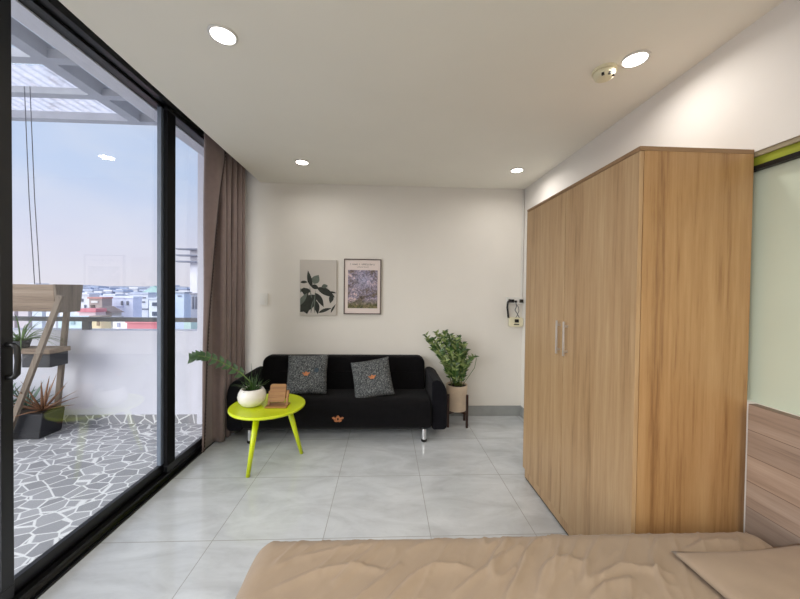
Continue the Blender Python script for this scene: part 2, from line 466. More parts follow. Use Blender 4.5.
glass_door('door_2', 'wide middle glass panel facing the terrace', -1.598, 1.40, 2.432, .113, 2.645, .045, .07, (M['slate_frame'], M['slate_frame']))
glass_door('door_3', 'right glass panel partly behind the curtain', -1.560, 2.375, 3.49, .105, 2.630, .085, .05, (M['matte_black'], M['black_frame']))
glass_door('door_4', 'glass panel behind the viewer', -1.598, -1.85, -.50, .113, 2.645, .05, .045, (M['black_frame'], M['black_frame']))

# ------------------------------------------------------------------ downlights and smoke detector
def downlight(x, y, label, watts=2.5):
    t = thing('ceiling_downlight', label, 'ceiling light', (x, y, H), 0, 'recessed ceiling downlights')
    bm = B(); lathe(bm, [(.052, 0), (.062, 0), (.060, -.006), (.053, -.008), (.050, -.004)], (0, 0, 0), 32); obj('trim_ring', bm, M['plastic_white'], t, smooth=True, local=True)
    bm = B(); lathe(bm, [(0, -.0015), (.052, -.0015), (.052, -.0045), (0, -.0045)], (0, 0, 0), 32); obj('lens', bm, M['lamp'], t, local=True)
    L = bpy.data.lights.new('downlight_beam', 'AREA'); L.shape = 'DISK'; L.size = .1; L.energy = watts; L.color = (1, .95, .90)
    L.spread = radians(165)
    lo = bpy.data.objects.new('light_source', L); COL.objects.link(lo); lo.parent = t; lo.location = (0, 0, -.012)
    return t
downlight(-.742, 1.507, 'round lit downlight over the glass doors, nearer left one of four')
downlight(-.760, 2.952, 'round lit downlight above the two wall pictures')
downlight(1.193, 1.541, 'round lit downlight next to the smoke detector')
downlight(1.207, 2.994, 'round lit downlight in the far corner above the wardrobe')
downlight(-.45, -.30, 'added unseen fill light behind the viewer on the window side', 11)  # this and the next ones: unseen fill lights added to brighten walls evenly
downlight(.75, -.30, 'added unseen fill light behind the viewer on the headboard side', 11)
downlight(-.45, -1.25, 'added unseen fill light at the rear of the room on the window side', 11)
downlight(.75, -1.25, 'added unseen fill light at the rear of the room on the headboard side', 11)

t = thing('smoke_detector', 'round cream smoke detector on the ceiling beside a downlight', 'smoke detector', (1.098, 1.625, H))
bm = B(); lathe(bm, [(0, 0), (.056, 0), (.056, -.010), (.050, -.013), (0, -.013)], (0, 0, 0), 36); obj('base_plate', bm, M['plastic_cream'], t, smooth=True, local=True, bevel=.001)
bm = B(); lathe(bm, [(.048, -.013), (.050, -.022), (.042, -.040), (.026, -.048), (0, -.050)], (0, 0, 0), 36); obj('sensor_dome', bm, M['plastic_cream'], t, smooth=True, local=True)
for k in range(3):
    a = -2.3+k*.75
    bm = B(); bx(bm, (.034, -.006, -.0455), (.045, .006, -.034))
    s = obj('vent_slot', bm, M['plastic_black'], t, local=True); s.rotation_euler = (0, 0, a)

# ------------------------------------------------------------------ wardrobe
WX0, WX1, WY0, WY1, WZ = 1.030, 1.5195, 1.292, 2.352, 1.982
w = thing('wardrobe', 'tall two-door light oak wardrobe standing against the right wall', 'wardrobe', ((WX0+WX1)/2, (WY0+WY1)/2, 0))
bm = B(); bx(bm, (WX0+.02, WY0, .0), (WX1, WY0+.018, WZ-.018)); obj('side_panel', bm, M['oak_side_light_tint'], w, bevel=.0008)
bm = B(); bx(bm, (WX0+.02, WY1-.018, .0), (WX1, WY1, WZ-.018)); obj('side_panel', bm, M['oak_side_light_tint'], w, bevel=.0008)
bm = B(); bx(bm, (WX0, WY0-.001, WZ-.018), (WX1, WY1+.001, WZ)); obj('top_panel', bm, M['oak_edge'], w, bevel=.0008)
bm = B(); bx(bm, (WX1-.006, WY0+.018, .08), (WX1, WY1-.018, WZ-.018)); obj('back_panel', bm, M['oak'], w)
bm = B(); bx(bm, (WX0+.02, WY0+.018, .08), (WX1-.006, WY1-.018, .098)); obj('bottom_panel', bm, M['oak'], w)
bm = B(); bx(bm, (WX0+.016, WY0+.001, .012), (WX0+.032, WY1-.001, .082)); obj('plinth', bm, M['oak'], w, bevel=.0008)
bm = B(); bx(bm, (WX0+.020, WY0+.002, 0), (WX0+.030, WY1-.004, .012)); obj('plinth_foot', bm, M['rubber'], w)
ym = 1.836
for (a, b, hy) in ((WY0+.001, ym-.0025, 1.792), (ym+.0025, WY1-.001, 1.868)):
    bm = B(); bx(bm, (WX0, a, .084), (WX0+.018, b, WZ-.020)); d = obj('door', bm, M['oak'], w, bevel=.001)
    bm = B(); bx(bm, (WX0-.028, hy-.005, 1.020), (WX0-.018, hy+.005, 1.215))
    bx(bm, (WX0-.018, hy-.004, 1.040), (WX0, hy+.004, 1.052)); bx(bm, (WX0-.018, hy-.004, 1.183), (WX0, hy+.004, 1.195))
    obj('handle', bm, M['chrome'], d, bevel=.0015)['label'] = 'slim brushed steel bar handle'

# ------------------------------------------------------------------ bed
bed = thing('bed', 'low double bed with a grey-brown boarded headboard', 'bed', (.5, .3, 0))
bm = B(); bx(bm, (-.36, -.58, .04), (1.44, 1.15, .22)); obj('bed_base', bm, M['headboard'], bed, bevel=.005)
for sx in (-.3, 1.35):
    for sy in (-.5, 1.06):
        bm = B(); bx(bm, (sx, sy, 0), (sx+.06, sy+.06, .04)); obj('foot', bm, M['dark_wood'], bed)
bm = B(); bx(bm, (-.36, -.56, .22), (1.44, 1.12, .40)); obj('mattress', bm, M['mattress'], bed, bevel=.03)
bm = B(); bx(bm, (1.475, -.66, .02), (1.512, 1.250, .938)); obj('headboard', bm, M['headboard'], bed, bevel=.002)['label'] = 'headboard of horizontal grey-brown oak boards'

def seg_dist(px, py, pts):
    best = 9; bt = 0; L = len(pts)-1
    for i in range(L):
        ax, ay = pts[i]; bx_, by = pts[i+1]
        dx, dy = bx_-ax, by-ay
        t = max(0, min(1, ((px-ax)*dx+(py-ay)*dy)/(dx*dx+dy*dy)))
        qx, qy = ax+t*dx-px, ay+t*dy-py
        d = sqrt(qx*qx+qy*qy)
        if d < best:
            best = d; bt = (i+t)/L; side = dx*(-qy)-dy*(-qx)
    return best, bt, (1 if side > 0 else -1)
CREASES = [  # polyline, height, width
    ([(-.03, .88), (.05, .975), (.13, 1.045), (.22, 1.065), (.30, 1.045)], .016, .016),
    ([(.46, .93), (.50, 1.0), (.55, 1.055), (.62, 1.075), (.70, 1.05)], .013, .022),
    ([(.33, .90), (.42, 1.0), (.50, 1.10), (.58, 1.19)], .010, .014),
    ([(.20, .95), (.30, 1.02), (.40, 1.08), (.50, 1.15)], .008, .012),
    ([(-.33, .99), (-.22, 1.05), (-.08, 1.07), (.02, 1.04)], .009, .014),
    ([(-.16, 1.0), (-.08, 1.09), (.0, 1.17)], .008, .012),
    ([(.70, 1.00), (.78, 1.04), (.88, 1.03), (.95, 1.0)], .010, .014),
    ([(.62, .93), (.70, .98), (.80, .99)], .010, .016),
    ([(.85, .90), (.88, 1.0), (.95, 1.10), (1.05, 1.17)], .008, .014),
    ([(.08, 1.12), (.16, 1.17), (.26, 1.20)], .006, .012),
    ([(-.30, 1.10), (-.15, 1.14), (.05, 1.18)], .006, .012),
    ([(-.12, .92), (-.02, .99), (.06, 1.08)], .008, .012),
    ([(.34, 1.02), (.38, 1.10), (.46, 1.17)], .009, .014),
    ([(1.06, 1.09), (1.2, 1.14), (1.34, 1.13)], .008, .02),
]
def chaikin(p, it=3):
    for _ in range(it):
        q = [p[0]]
        for a, b in zip(p, p[1:]):
            q += [(a[0]*.75+b[0]*.25, a[1]*.75+b[1]*.25), (a[0]*.25+b[0]*.75, a[1]*.25+b[1]*.75)]
        p = q+[p[-1]]
    return p
CREASES = [(chaikin(p), a, w) for p, a, w in CREASES]
def sheet_h(x, y):
    h = 0.0
    if y > .70:
        for pts, a, wd in CREASES:
            d, t, sd = seg_dist(x, y, pts)
            if d < wd*3.5 and .02 < t < .98:
                s = wd*(.25 if sd > 0 else 1.3)
                h += 1.3*a*math.exp(-(d/s)**2)*sin(pi*t)
    # diagonal drag folds
    u = x*cos(.85)+y*sin(.85); v_ = -x*sin(.85)+y*cos(.85)
    n = noise.noise(V((v_*15, u*2.6, 1.3)))
    r = 1-abs(n)*2.2
    m = max(0, .5+noise.noise(V((x*2.3, y*2.3, 7))))
    h += .0085*max(0, r)**6*m
    n2 = noise.noise(V((v_*34+3, u*6, 4)))
    h += .0035*max(0, 1-abs(n2)*2.5)**3*m
    h += .004*noise.noise(V((x*3, y*3, 2)))
    return h
bm = B()
ix0, ix1, iy0, iy1 = -.385, 1.388, -.55, 1.150; R = .075; ext = R*pi/2+.30
xs = []; ys = []
def axis_pts(a, b, fine0=None):
    out = [a-ext+ (ext-R*pi/2)*i/6 for i in range(6)]
    out += [a-R*pi/2+R*pi/2*i/8 for i in range(8)]
    n = int((b-a)/.0072); out += [a+(b-a)*i/n for i in range(n+1)]
    out += [b+R*pi/2*i/8 for i in range(1, 9)]
    out += [b+R*pi/2+(ext-R*pi/2)*i/6 for i in range(1, 7)]
    return out
GX = axis_pts(ix0, ix1); GY = axis_pts(iy0, iy1)
grid = []
for gx in GX:
    row = []
    for gy in GY:
        # rounded plan corners: shrink the inner rectangle's corner
        qx = min(max(gx, ix0), ix1); qy = min(max(gy, iy0), iy1)
        dx, dy = gx-qx, gy-qy; d = sqrt(dx*dx+dy*dy)
        z = .468
        if d > 1e-6:
            ux, uy = dx/d, dy/d
            mxd = max(abs(dx), abs(dy))
            if mxd < R*pi/2: off = R*sin(mxd/R); drop = R*(1-cos(mxd/R))
            else: off = R; drop = R+(mxd-R*pi/2)
            fold = 0
            if mxd > R: fold = .012*sin((qx+qy+atan2(uy, ux)*.1)*38)*min(1, (mxd-R)/.2)
            hx = sheet_h(qx+ux*off, qy+uy*off)*max(0, 1-drop/R)
            row.append(bm.verts.new((qx+ux*(off+fold), qy+uy*(off+fold), z-drop+hx)))
        else:
            row.append(bm.verts.new((gx, gy, z+sheet_h(gx, gy))))
    grid.append(row)
for i in range(len(GX)-1):
    for j in range(len(GY)-1):
        bm.faces.new((grid[i][j], grid[i+1][j], grid[i+1][j+1], grid[i][j+1]))
tag(obj('bedsheet', bm, M['sheet'], smooth=True), 'crumpled tan cotton sheet covering the whole bed', 'bedsheet')

def pillow(name, cx, cy, cz, hx, hy, th, mat, parent=None, n=40, rot=None, flange=0):
    bm = B(); top = {}; bot = {}
    for s, dct in ((1, top), (-1, bot)):
        for i in range(n+1):
            for j in range(n+1):
                u = -1+2*i/n; v = -1+2*j/n
                e = max(0, (1-u**4))*max(0, (1-v**4))
                h = th*e**.55
                px = u*hx*(1-.05*(1-abs(v)**2)*abs(u)**3); py = v*hy*(1-.05*(1-abs(u)**2)*abs(v)**3)
                w_ = .006*noise.noise(V((px*12, py*12, 3*s)))*min(1, e*2)
                if (i in (0, n) or j in (0, n)) and s == -1: dct[i, j] = top[i, j]; continue
                dct[i, j] = bm.verts.new((px, py, s*h+w_*s))
    for s, dct in ((1, top), (-1, bot)):
        for i in range(n):
            for j in range(n):
                q = [dct[i, j], dct[i+1, j], dct[i+1, j+1], dct[i, j+1]]
                if s < 0: q.reverse()
                bm.faces.new(q)
    return bm
bm = pillow('pillow', 0, 0, 0, .235, .36, .030, M['pillow'])
for v in bm.verts:
    v.co.x += .0; v.co.z = v.co.z*(1 if v.co.z > 0 else .35)
p = obj('pillow', bm, M['pillow'], smooth=True, local=True); p.location = (1.235, .715, .494); p.rotation_euler = (0, radians(-2), 0)
tag(p, 'flat tan pillow on the bed against the headboard', 'pillow')

# ------------------------------------------------------------------ sofa
SX0, SX1 = -1.262, .428
so = thing('sofa', 'black fabric sofa bed standing against the back wall', 'sofa', (-.417, 3.15, 0))
def soft_box(x0, x1, y0, y1, z0, z1, r, n=6):
    bm = B(); bx(bm, (x0, y0, z0), (x1, y1, z1))
    return bm
bm = B()   # seat: rounded front nose, slightly crowned top
prof = [(3.33, .14), (2.97, .115), (2.93, .13), (2.905, .17), (2.895, .24), (2.898, .315), (2.915, .352), (2.95, .374), (3.02, .382), (3.15, .378), (3.33, .370)]
prism(bm, prof, 'x', SX0, SX1)
obj('seat', bm, M['sofa'], so, bevel=.022, seg=4)
bm = B(); bx(bm, (SX0+.03, 2.98, .10), (SX1-.03, 3.42, .13)); obj('seat_frame', bm, M['plastic_black'], so)
bm = B()
def rrect(x0, x1, z0, z1, r, n=6):
    o = []
    for cx, cz, a0 in ((x1-r, z0+r, -90), (x1-r, z1-r, 0), (x0+r, z1-r, 90), (x0+r, z0+r, 180)):
        for k in range(n+1):
            a = radians(a0+90*k/n); o.append((cx+r*cos(a), cz+r*sin(a)))
    return o
# backrest leaning against the wall, in a sheared rounded slab
pts = rrect(SX0+.005, SX1-.01, .30, .690, .075)
vf = []; vb = []
A = [bm.verts.new((x, 3.345+(z-.4)*.12, z)) for x, z in pts]; Bk = [bm.verts.new((x, 3.475+(z-.4)*.12, z)) for x, z in pts]
bm.faces.new(A); bm.faces.new(Bk[::-1])
for i in range(len(pts)): bm.faces.new((A[i], Bk[i], Bk[(i+1) % len(pts)], A[(i+1) % len(pts)]))
back = obj('backrest', bm, M['sofa'], so, bevel=.03, seg=4)
bm = B()   # horizontal stitched channel with two tufts
tube(bm, [(SX0+.04+i*.0405, 3.361, .530+.001*sin(i)) for i in range(41)], .0035, 6)
obj('seam', bm, M['sofa'], back)
for x in (-.98, -.42, .14):
    bm = B(); bx(bm, (x-.10, 3.357, .520), (x+.10, 3.366, .540)); obj('tuft', bm, M['sofa'], back, bevel=.004)
def arm(sgn, xin):
    # outline in the x-z plane, extruded in y; curved outer shoulder
    o = [(0, .13), (.0, .542), (.02, .560), (.05, .562), (.085, .548), (.115, .520), (.135, .470), (.142, .41), (.142, .13), (.12, .105), (.02, .105)]
    bm = B(); prism(bm, [(xin+sgn*x, z) for x, z in o], 'y', 2.94, 3.50)
    a = obj('armrest', bm, M['sofa_arm'], so, bevel=.02, seg=3)
arm(1, SX1+.004); arm(-1, SX0-.004)
for x, y in ((.365, 2.95), (-1.200, 2.95), (.365, 3.38), (-1.200, 3.38)):
    bm = B(); lathe(bm, [(.022, .022), (.022, .118)], (x, y, 0), 20); lg = obj('leg', bm, M['chrome'], so, smooth=False, bevel=.001)
    bm = B(); lathe(bm, [(.023, 0), (.026, .004), (.026, .020), (.022, .024)], (x, y, 0), 20); obj('foot', bm, M['rubber'], lg)

def emblem(bm, fy, cx, cz, s, dy=0):
    """crest: a round copper medallion with two short curved wings; fy(x,z) gives the surface depth"""
    def poly(pts):
        c = [bm.verts.new((cx+x*s, fy(cx+x*s, cz+z*s)-.0015, cz+z*s)) for x, z in pts]
        d = [bm.verts.new((v.co.x, v.co.y+.003, v.co.z)) for v in c]
        bm.faces.new(c); bm.faces.new(d[::-1]); n = len(c)
        for i in range(n): bm.faces.new((c[i], d[i], d[(i+1) % n], c[(i+1) % n]))
    poly([(.52*cos(a), .50*sin(a)-.05) for a in [2*pi*k/14 for k in range(14)]])
    for sg in (-1, 1):
        poly([(sg*.45, .12), (sg*.75, .35), (sg*1.05, .22), (sg*1.0, .05), (sg*.85, -.02), (sg*.70, -.15), (sg*.46, -.12)])
        poly([(sg*.40, -.32), (sg*.72, -.28), (sg*.55, -.50), (sg*.20, -.62)])
    poly([(-.22, .42), (-.12, .62), (0, .48), (.12, .62), (.22, .42)])
bm = B(); emblem(bm, lambda x, z: 2.8945+.004*abs((z-.27)/.09)**2, -.413, .232, .050); obj('emblem', bm, M['emblem'], so)['label'] = 'copper winged crest embroidered on the seat front'
bm = B(); lathe(bm, [(0, -.001), (.009, -.001), (.009, .002), (0, .002)], (0, 0, 0), 12)
for v in bm.verts: v.co = V((v.co.x-.413, v.co.z+2.892, v.co.y+.23))
obj('emblem_centre', bm, M['sofa'], so)

def throw_cushion(label, loc, rx, ry, rz, hx, hy, th, dark_spot):
    t = bpy.data.objects.new('throw_cushion', None); COL.objects.link(t)
    t.location = loc; t.rotation_euler = (rx, ry, rz); tag(t, label, 'cushion', 'speckled throw cushions on the sofa')
    bm = pillow('c', 0, 0, 0, hx, hy, th, None, n=34)
    obj('cushion_cover', bm, M['cushion'], t, smooth=True, local=True)
    def surf(u, v):
        e = max(0, 1-(u/hx)**4)*max(0, 1-(v/hy)**4); return th*e**.55
    bm = B()
    tmp = B(); emblem(tmp, lambda x, z: 0, 0, 0, .034)
    for v in tmp.verts:
        x, y, z = v.co; v.co = V((x, z, surf(x, z)+.006*1.0+(.003 if y < 0 else 0)-.003))
    bm.free(); obj('emblem', tmp, M['emblem'], t, local=True)['label'] = 'copper embroidered crest'
    if dark_spot:
        bm = B(); lathe(bm, [(0, .001), (.022, .001), (.022, .004), (0, .004)], (0, 0, 0), 14)
        for v in bm.verts: v.co = V((v.co.x+.095, v.co.y+.03, v.co.z+surf(.095, .03)+.001))
        obj('patch', bm, M['emblem_dark'], t, local=True)['label'] = 'small dark teal embroidered patch'
    return t
throw_cushion('grey speckled square cushion propped upright on the left half of the sofa', (-.748, 3.160, .560), radians(68), radians(-1), radians(2), .195, .19, .055, True)
throw_cushion('grey speckled square cushion tilted on the right half of the sofa', (-.120, 3.115, .535), radians(60), 0, radians(0), .188, .185, .055, False).rotation_euler = (Matrix.Rotation(radians(0), 4, 'Z') @ Matrix.Rotation(radians(62), 4, 'X') @ Matrix.Rotation(radians(10), 4, 'Z')).to_euler()

# ------------------------------------------------------------------ side table and what stands on it
tb = thing('side_table', 'round lime green three-legged side table in front of the sofa', 'table', (-.94, 2.66, 0))
bm = B(); lathe(bm, [(0, .424), (.268, .424), (.284, .430), (.289, .438), (.288, .446), (.281, .4515), (.273, .4495), (0, .4485)], (-.938, 2.650, 0), 64)
obj('tabletop', bm, M['lime'], tb, smooth=True)
for ang in (-102, 19, 138):
    a = radians(ang); c = V((-.94, 2.66, 0)); dr = V((cos(a), sin(a), 0))
    bm = B(); tube(bm, [c+dr*.262+V((0, 0, 0)), c+dr*.15+V((0, 0, .424))], [.0145, .024], 20); obj('leg', bm, M['lime'], tb, smooth=True)
# flatten the leg bottoms on the floor
for o in tb.children:
    if o.name.startswith('leg'):
        for v in o.data.vertices:
            if v.co.z < .05: v.co.z = max(v.co.z, 0.0)

def leaf(bm, base, d, L, W, up=(0, 0, 1), curl=.3, n=5, fold=.25, shape=.5):
    base = V(base); d = V(d).normalized(); up = V(up)
    s = d.cross(up)
    if s.length < 1e-3: s = d.cross(V((1, 0, 0)))
    s.normalize(); nrm = s.cross(d).normalized()
    prev = None
    for i in range(n+1):
        t = i/n
        w_ = W*(sin(pi*min(1, max(0.0, t**shape if shape != 1 else t))) if 0 < i < n else (.12 if i == 0 else 0))
        if i == n: w_ = W*.03
        c = base+d*L*t-nrm*curl*L*t*t
        row = [bm.verts.new(c-s*w_/2+nrm*fold*w_/2), bm.verts.new(c), bm.verts.new(c+s*w_/2+nrm*fold*w_/2)]
        if prev:
            for k in range(2): bm.faces.new((prev[k], prev[k+1], row[k+1], row[k]))
        prev = row

def blade(bm, base, d, L, W, droop=.5, n=8, thick=0):
    """long tapering leaf (aloe, agave, spider plant)"""
    base = V(base); d = V(d).normalized(); s = d.cross(V((0, 0, 1)))
    if s.length < 1e-3: s = V((1, 0, 0))
    s.normalize(); prev = None; c = base.copy(); dd = d.copy()
    for i in range(n+1):
        t = i/n; w_ = W*(1-t)**.7*(1 if t > .15 else .8)+.001
        nr = s.cross(dd).normalized()
        row = [bm.verts.new(c-s*w_/2+nr*w_*.25), bm.verts.new(c-nr*w_*(.1+thick)), bm.verts.new(c+s*w_/2+nr*w_*.25), bm.verts.new(c+nr*w_*.05)]
        if prev:
            for k in range(4): bm.faces.new((prev[k], prev[(k+1) % 4], row[(k+1) % 4], row[k]))
        prev = row
        c = c+dd*L/n; dd = (dd+V((0, 0, -1))*droop/n).normalized()

pp = thing('potted_plant', 'small plant with one long arching leafy branch in a round white bowl pot', 'plant', (-1.055, 2.625, .4485))
PC = V((-1.055, 2.625, .4485))
bm = B(); lathe(bm, [(0, .001), (.045, .001), (.075, .012), (.100, .045), (.107, .078), (.100, .110), (.086, .134), (.079, .141), (.073, .137), (.082, .118), (.080, .112), (0, .112)], PC, 48)
obj('pot', bm, M['ceramic'], pp, smooth=True)
bm = B(); lathe(bm, [(0, .113), (.078, .113), (.079, .118), (.04, .124), (0, .124)], PC, 24); obj('soil', bm, M['soil'], pp, smooth=True)
# the long branch
br = [V((-1.055, 2.66, .565)), V((-1.09, 2.655, .64)), V((-1.15, 2.645, .705)), V((-1.235, 2.635, .760)), V((-1.32, 2.62, .810)), V((-1.40, 2.61, .840)), V((-1.455, 2.60, .850)), V((-1.495, 2.595, .835))]
bm = B(); tube(bm, br, [.006, .0055, .005, .0045, .004, .0035, .003, .002], 8); obj('branch', bm, M['stem'], pp, smooth=True)
def along(pts, t):
    f = t*(len(pts)-1); i = min(int(f), len(pts)-2); u = f-i
    return pts[i].lerp(pts[i+1], u), (pts[i+1]-pts[i]).normalized()
bm = B(); rnd = random.Random(3)
for k in range(10):
    t = .26+.74*k/9
    p_, d_ = along(br, min(.999, t))
    for sg in (-1, 1):
        L = .070*(1-.25*abs(t-.5)); side = V((0, sg*.35, 0))+V((0, 0, sg*.85))
        leaf(bm, p_, d_*.75+side*.8+V((0, 0, rnd.uniform(-.1, .25))), L, .040, up=(0, -1, .5), curl=.12)
leaf(bm, br[-1], V((-.6, 0, -.8)), .05, .024, up=(0, -1, 0)); leaf(bm, br[-1], V((-1, 0, -.1)), .045, .022, up=(0, -1, 0))
lf = obj('branch_leaves', bm, M['leaf_dark'], pp, smooth=True)
bm = B(); rnd = random.Random(5)
for k in range(46):
    a = rnd.uniform(0, 2*pi); el = rnd.uniform(.45, 1.45); r = rnd.uniform(0, .05)
    d_ = V((cos(a)*cos(el), sin(a)*cos(el), sin(el)))
    blade(bm, PC+V((cos(a)*r, sin(a)*r, .118)), d_, rnd.uniform(.06, .13), .012, .5, 6)
for a, L in ((.2, .20), (1.2, .17), (2.6, .16), (1.7, .22), (.5, .13)):
    blade(bm, PC+V((.02*cos(a), 0, .118)), V((cos(a)*.25, .05, 1)), L, .006, .12, 7)
for a in (3.0, 2.8, 2.5):
    blade(bm, PC+V((-.03, 0, .12)), V((cos(a), -.1, .75)), .14, .010, .9, 7)
obj('spiky_leaves', bm, M['leaf'], pp, smooth=True)

ph = thing('phone_holder', 'small acacia wood phone stand on the lime table', 'phone holder', (-.845, 2.61, .4485))
q = V((-.845, 2.61, .4495))
bm = B(); bx(bm, q+V((-.088, -.055, 0)), q+V((.080, .055, .012))); obj('base', bm, M['acacia'], ph, bevel=.003)
for sx in (-.080, .062):
    bm = B(); beam(bm, q+V((sx+.009, -.012, .012)), q+V((sx+.009, .020, .115)), .018, .012, (0, 1, 0)); obj('side_arm', bm, M['acacia'], ph, bevel=.002)
bm = B(); prism(bm, rrect(-.080, .080, .060, .118, .010), 'y', -.006, .006)
for v in bm.verts: v.co = V((v.co.x, v.co.y+.008+v.co.z*.33-.015, v.co.z))+q
obj('cross_board', bm, M['acacia'], ph, bevel=.0015)
bm = B(); prism(bm, rrect(-.070, .056, .036, .166, .016), 'y', -.006, .006)
for v in bm.verts: v.co = V((v.co.x, v.co.y-.0045+v.co.z*.33-.015, v.co.z))+q
obj('back_board', bm, M['acacia'], ph, bevel=.0015)

# ------------------------------------------------------------------ tall potted plant right of the sofa, on its stand
ST = V((.748, 3.335, 0))
st = thing('plant_stand', 'dark wooden four-legged plant stand holding the beige pot', 'plant stand', ST)
for a in (45, 135, 225, 315):
    d_ = V((cos(radians(a-6)), sin(radians(a-6)), 0))*.134
    bm = B(); bx(bm, ST+d_+V((-.011, -.011, 0)), ST+d_+V((.011, .011, .335))); obj('leg', bm, M['dark_wood'], st, bevel=.0015)
for a in (45, 135):
    d_ = V((cos(radians(a-6)), sin(radians(a-6)), 0))*.122
    z = .140
    bm = B(); beam(bm, ST-d_+V((0, 0, z)), ST+d_+V((0, 0, z)), .016, .020 if a == 45 else .0196); obj('crossbar', bm, M['dark_wood'], st, bevel=.001)
zp = thing('potted_plant', 'bushy green and yellow plant in a tall beige pot on a dark stand', 'plant', (ST.x, ST.y, .151))
zc = V((ST.x, ST.y, .151))
bm = B(); lathe(bm, [(0, 0), (.094, 0), (.099, .006), (.104, .14), (.110, .258), (.109, .263), (.102, .263), (.098, .240), (0, .240)], zc, 40); obj('pot', bm, M['pot_beige'], zp, smooth=True, bevel=.001)
bm = B(); lathe(bm, [(0, .241), (.095, .241), (.096, .246), (.05, .254), (0, .255)], zc, 24); obj('soil', bm, M['soil'], zp, smooth=True)
rnd = random.Random(11)
stems = B(); fol = B(); fol2 = B()
ends = [(-.335, .50, -.02), (-.30, .44, .04), (-.25, .47, -.05), (-.21, .52, .03), (-.16, .50, -.06), (-.12, .53, .05), (-.08, .50, 0), (-.03, .47, -.06), (.02, .48, .03), (.06, .40, -.04), (.10, .34, .03), (.13, .27, -.05), (.17, .28, 0), (-.20, .34, -.09), (-.10, .38, -.10), (0, .35, -.11), (.08, .24, -.10), (-.14, .26, -.11), (-.26, .36, 0), (-.04, .22, -.12), (.05, .42, -.02)]
for (ex, ez, ey) in ends:
    b0 = zc+V((rnd.uniform(-.05, .05), rnd.uniform(-.05, .05), .245))
    e = zc+V((ex, ey, .27+ez))
    mid = b0.lerp(e, .5)+V((-ex*.18, 0, .05))
    pts = [b0*(1-t)**2+mid*2*t*(1-t)+e*t*t for t in [i/8 for i in range(9)]]
    tube(stems, pts, [.005-.0004*i for i in range(9)], 6)
    nl = int(11+ez*16)
    for k in range(nl):
        t = .16+.84*k/(nl-1); p_, d_ = along(pts, min(.999, t))
        for sg in (-1, 1):
            az = rnd.uniform(-.9, .9)
            side = V((sg*cos(az), sg*sin(az)*.9-.25, rnd.uniform(-.1, .5)))
            leaf(fol if rnd.random() < .55 else fol2, p_, d_*.6+side, rnd.uniform(.040, .066), rnd.uniform(.020, .030), up=(rnd.uniform(-.4, .4), -1, .7), curl=rnd.uniform(0, .3), n=4)
tube(stems, [zc+V((.05, -.02, .25)), zc+V((.12, -.03, .36)), zc+V((.175, -.03, .44)), zc+V((.195, -.02, .53)), zc+V((.185, 0, .58))], .003, 6)
obj('stems', stems, M['stem'], zp, smooth=True)
obj('foliage', fol, M['leaf'], zp, smooth=True)
obj('foliage', fol2, M['leaf_yellow'], zp, smooth=True)['label'] = 'yellow-green variegated leaves'

# ------------------------------------------------------------------ curtain
def curtain():
    t = thing('curtain', 'taupe floor-length curtain gathered at the right end of the glass doors', 'curtain', (-1.45, 3.1, 0))
    Z0, Z1 = .015, 2.80; NZ = 48
    def plan(z):
        f = max(0, min(1, z/2.5))
        hem = V((-1.500+.055*f+.035*f*f, 2.752+.010*f+.138*f**3))   # leading edge swings outward with height
        A_ = V((-1.507+.006*f, 2.738+.028*f))
        pts = [hem, hem.lerp(A_, .35)+V((.0, -.010*f)), hem.lerp(A_, .75)+V((-.002, -.008*f)), A_, V((-1.518, 2.775)), V((-1.522, 2.84)), V((-1.515, 2.90))]
        n = 60; folds = 5.0
        for i in range(n+1):
            u = i/n
            c = V((-1.478+.038*u, 2.915+.45*u))
            amp = (.042 if u < .8 else .034)+.005*sin(9*u+z)
            ph = 2*pi*folds*u
            pts.append(c+V((-cos(ph)*amp*(1-.15*u), .018*sin(2*ph))))
        return pts
    bm = B(); rows = []
    for j in range(NZ+1):
        z = Z0+(Z1-Z0)*j/NZ
        rows.append([bm.verts.new((p.x, p.y+.004*sin(z*5+i*.3), z)) for i, p in enumerate(plan(z))])
    for a, b in zip(rows, rows[1:]):
        for i in range(len(a)-1): bm.faces.new((a[i], a[i+1], b[i+1], b[i]))
    obj('fabric', bm, M['curtain'], t, smooth=True, solid=.003)
    # scalloped dark trims on both vertical hems
    for idx in (0, -1):
        bm = B(); n = 150; prev = None
        for j in range(n*4+1):
            z = Z0+(Z1-Z0)*j/(n*4)
            pl = plan(z); p0 = pl[idx]; p1 = pl[idx+1] if idx == 0 else pl[idx-1]
            d = (p0-p1).normalized()
            if idx == 0: base = p0
            else: base = p0; d = V((.9, .3)).normalized()
            w_ = .004+.006*abs(sin(pi*j/4/1.6))
            yo = .004*sin(z*5+(0 if idx == 0 else 67*.3))
            a = bm.verts.new((base.x-d.x*.003, base.y-d.y*.003+yo, z)); b = bm.verts.new((base.x+d.x*w_, base.y+d.y*w_+yo, z))
            if prev: bm.faces.new((prev[0], prev[1], b, a))
            prev = (a, b)
        obj('trim', bm, M['curtain_trim'], t, solid=.004)['label'] = 'dark scalloped braid along the hem'
    return t
curtain()
bm = B(); bx(bm, (-1.475, 1.0, 2.805), (-1.455, 3.52, 2.825))
for y in (1.2, 1.9, 2.6, 3.3): bx(bm, (-1.472, y, 2.825), (-1.458, y+.02, 2.86))
tag(obj('curtain_rail', bm, M['plastic_white']), 'white curtain rail hidden in the ceiling pocket', 'curtain rail')

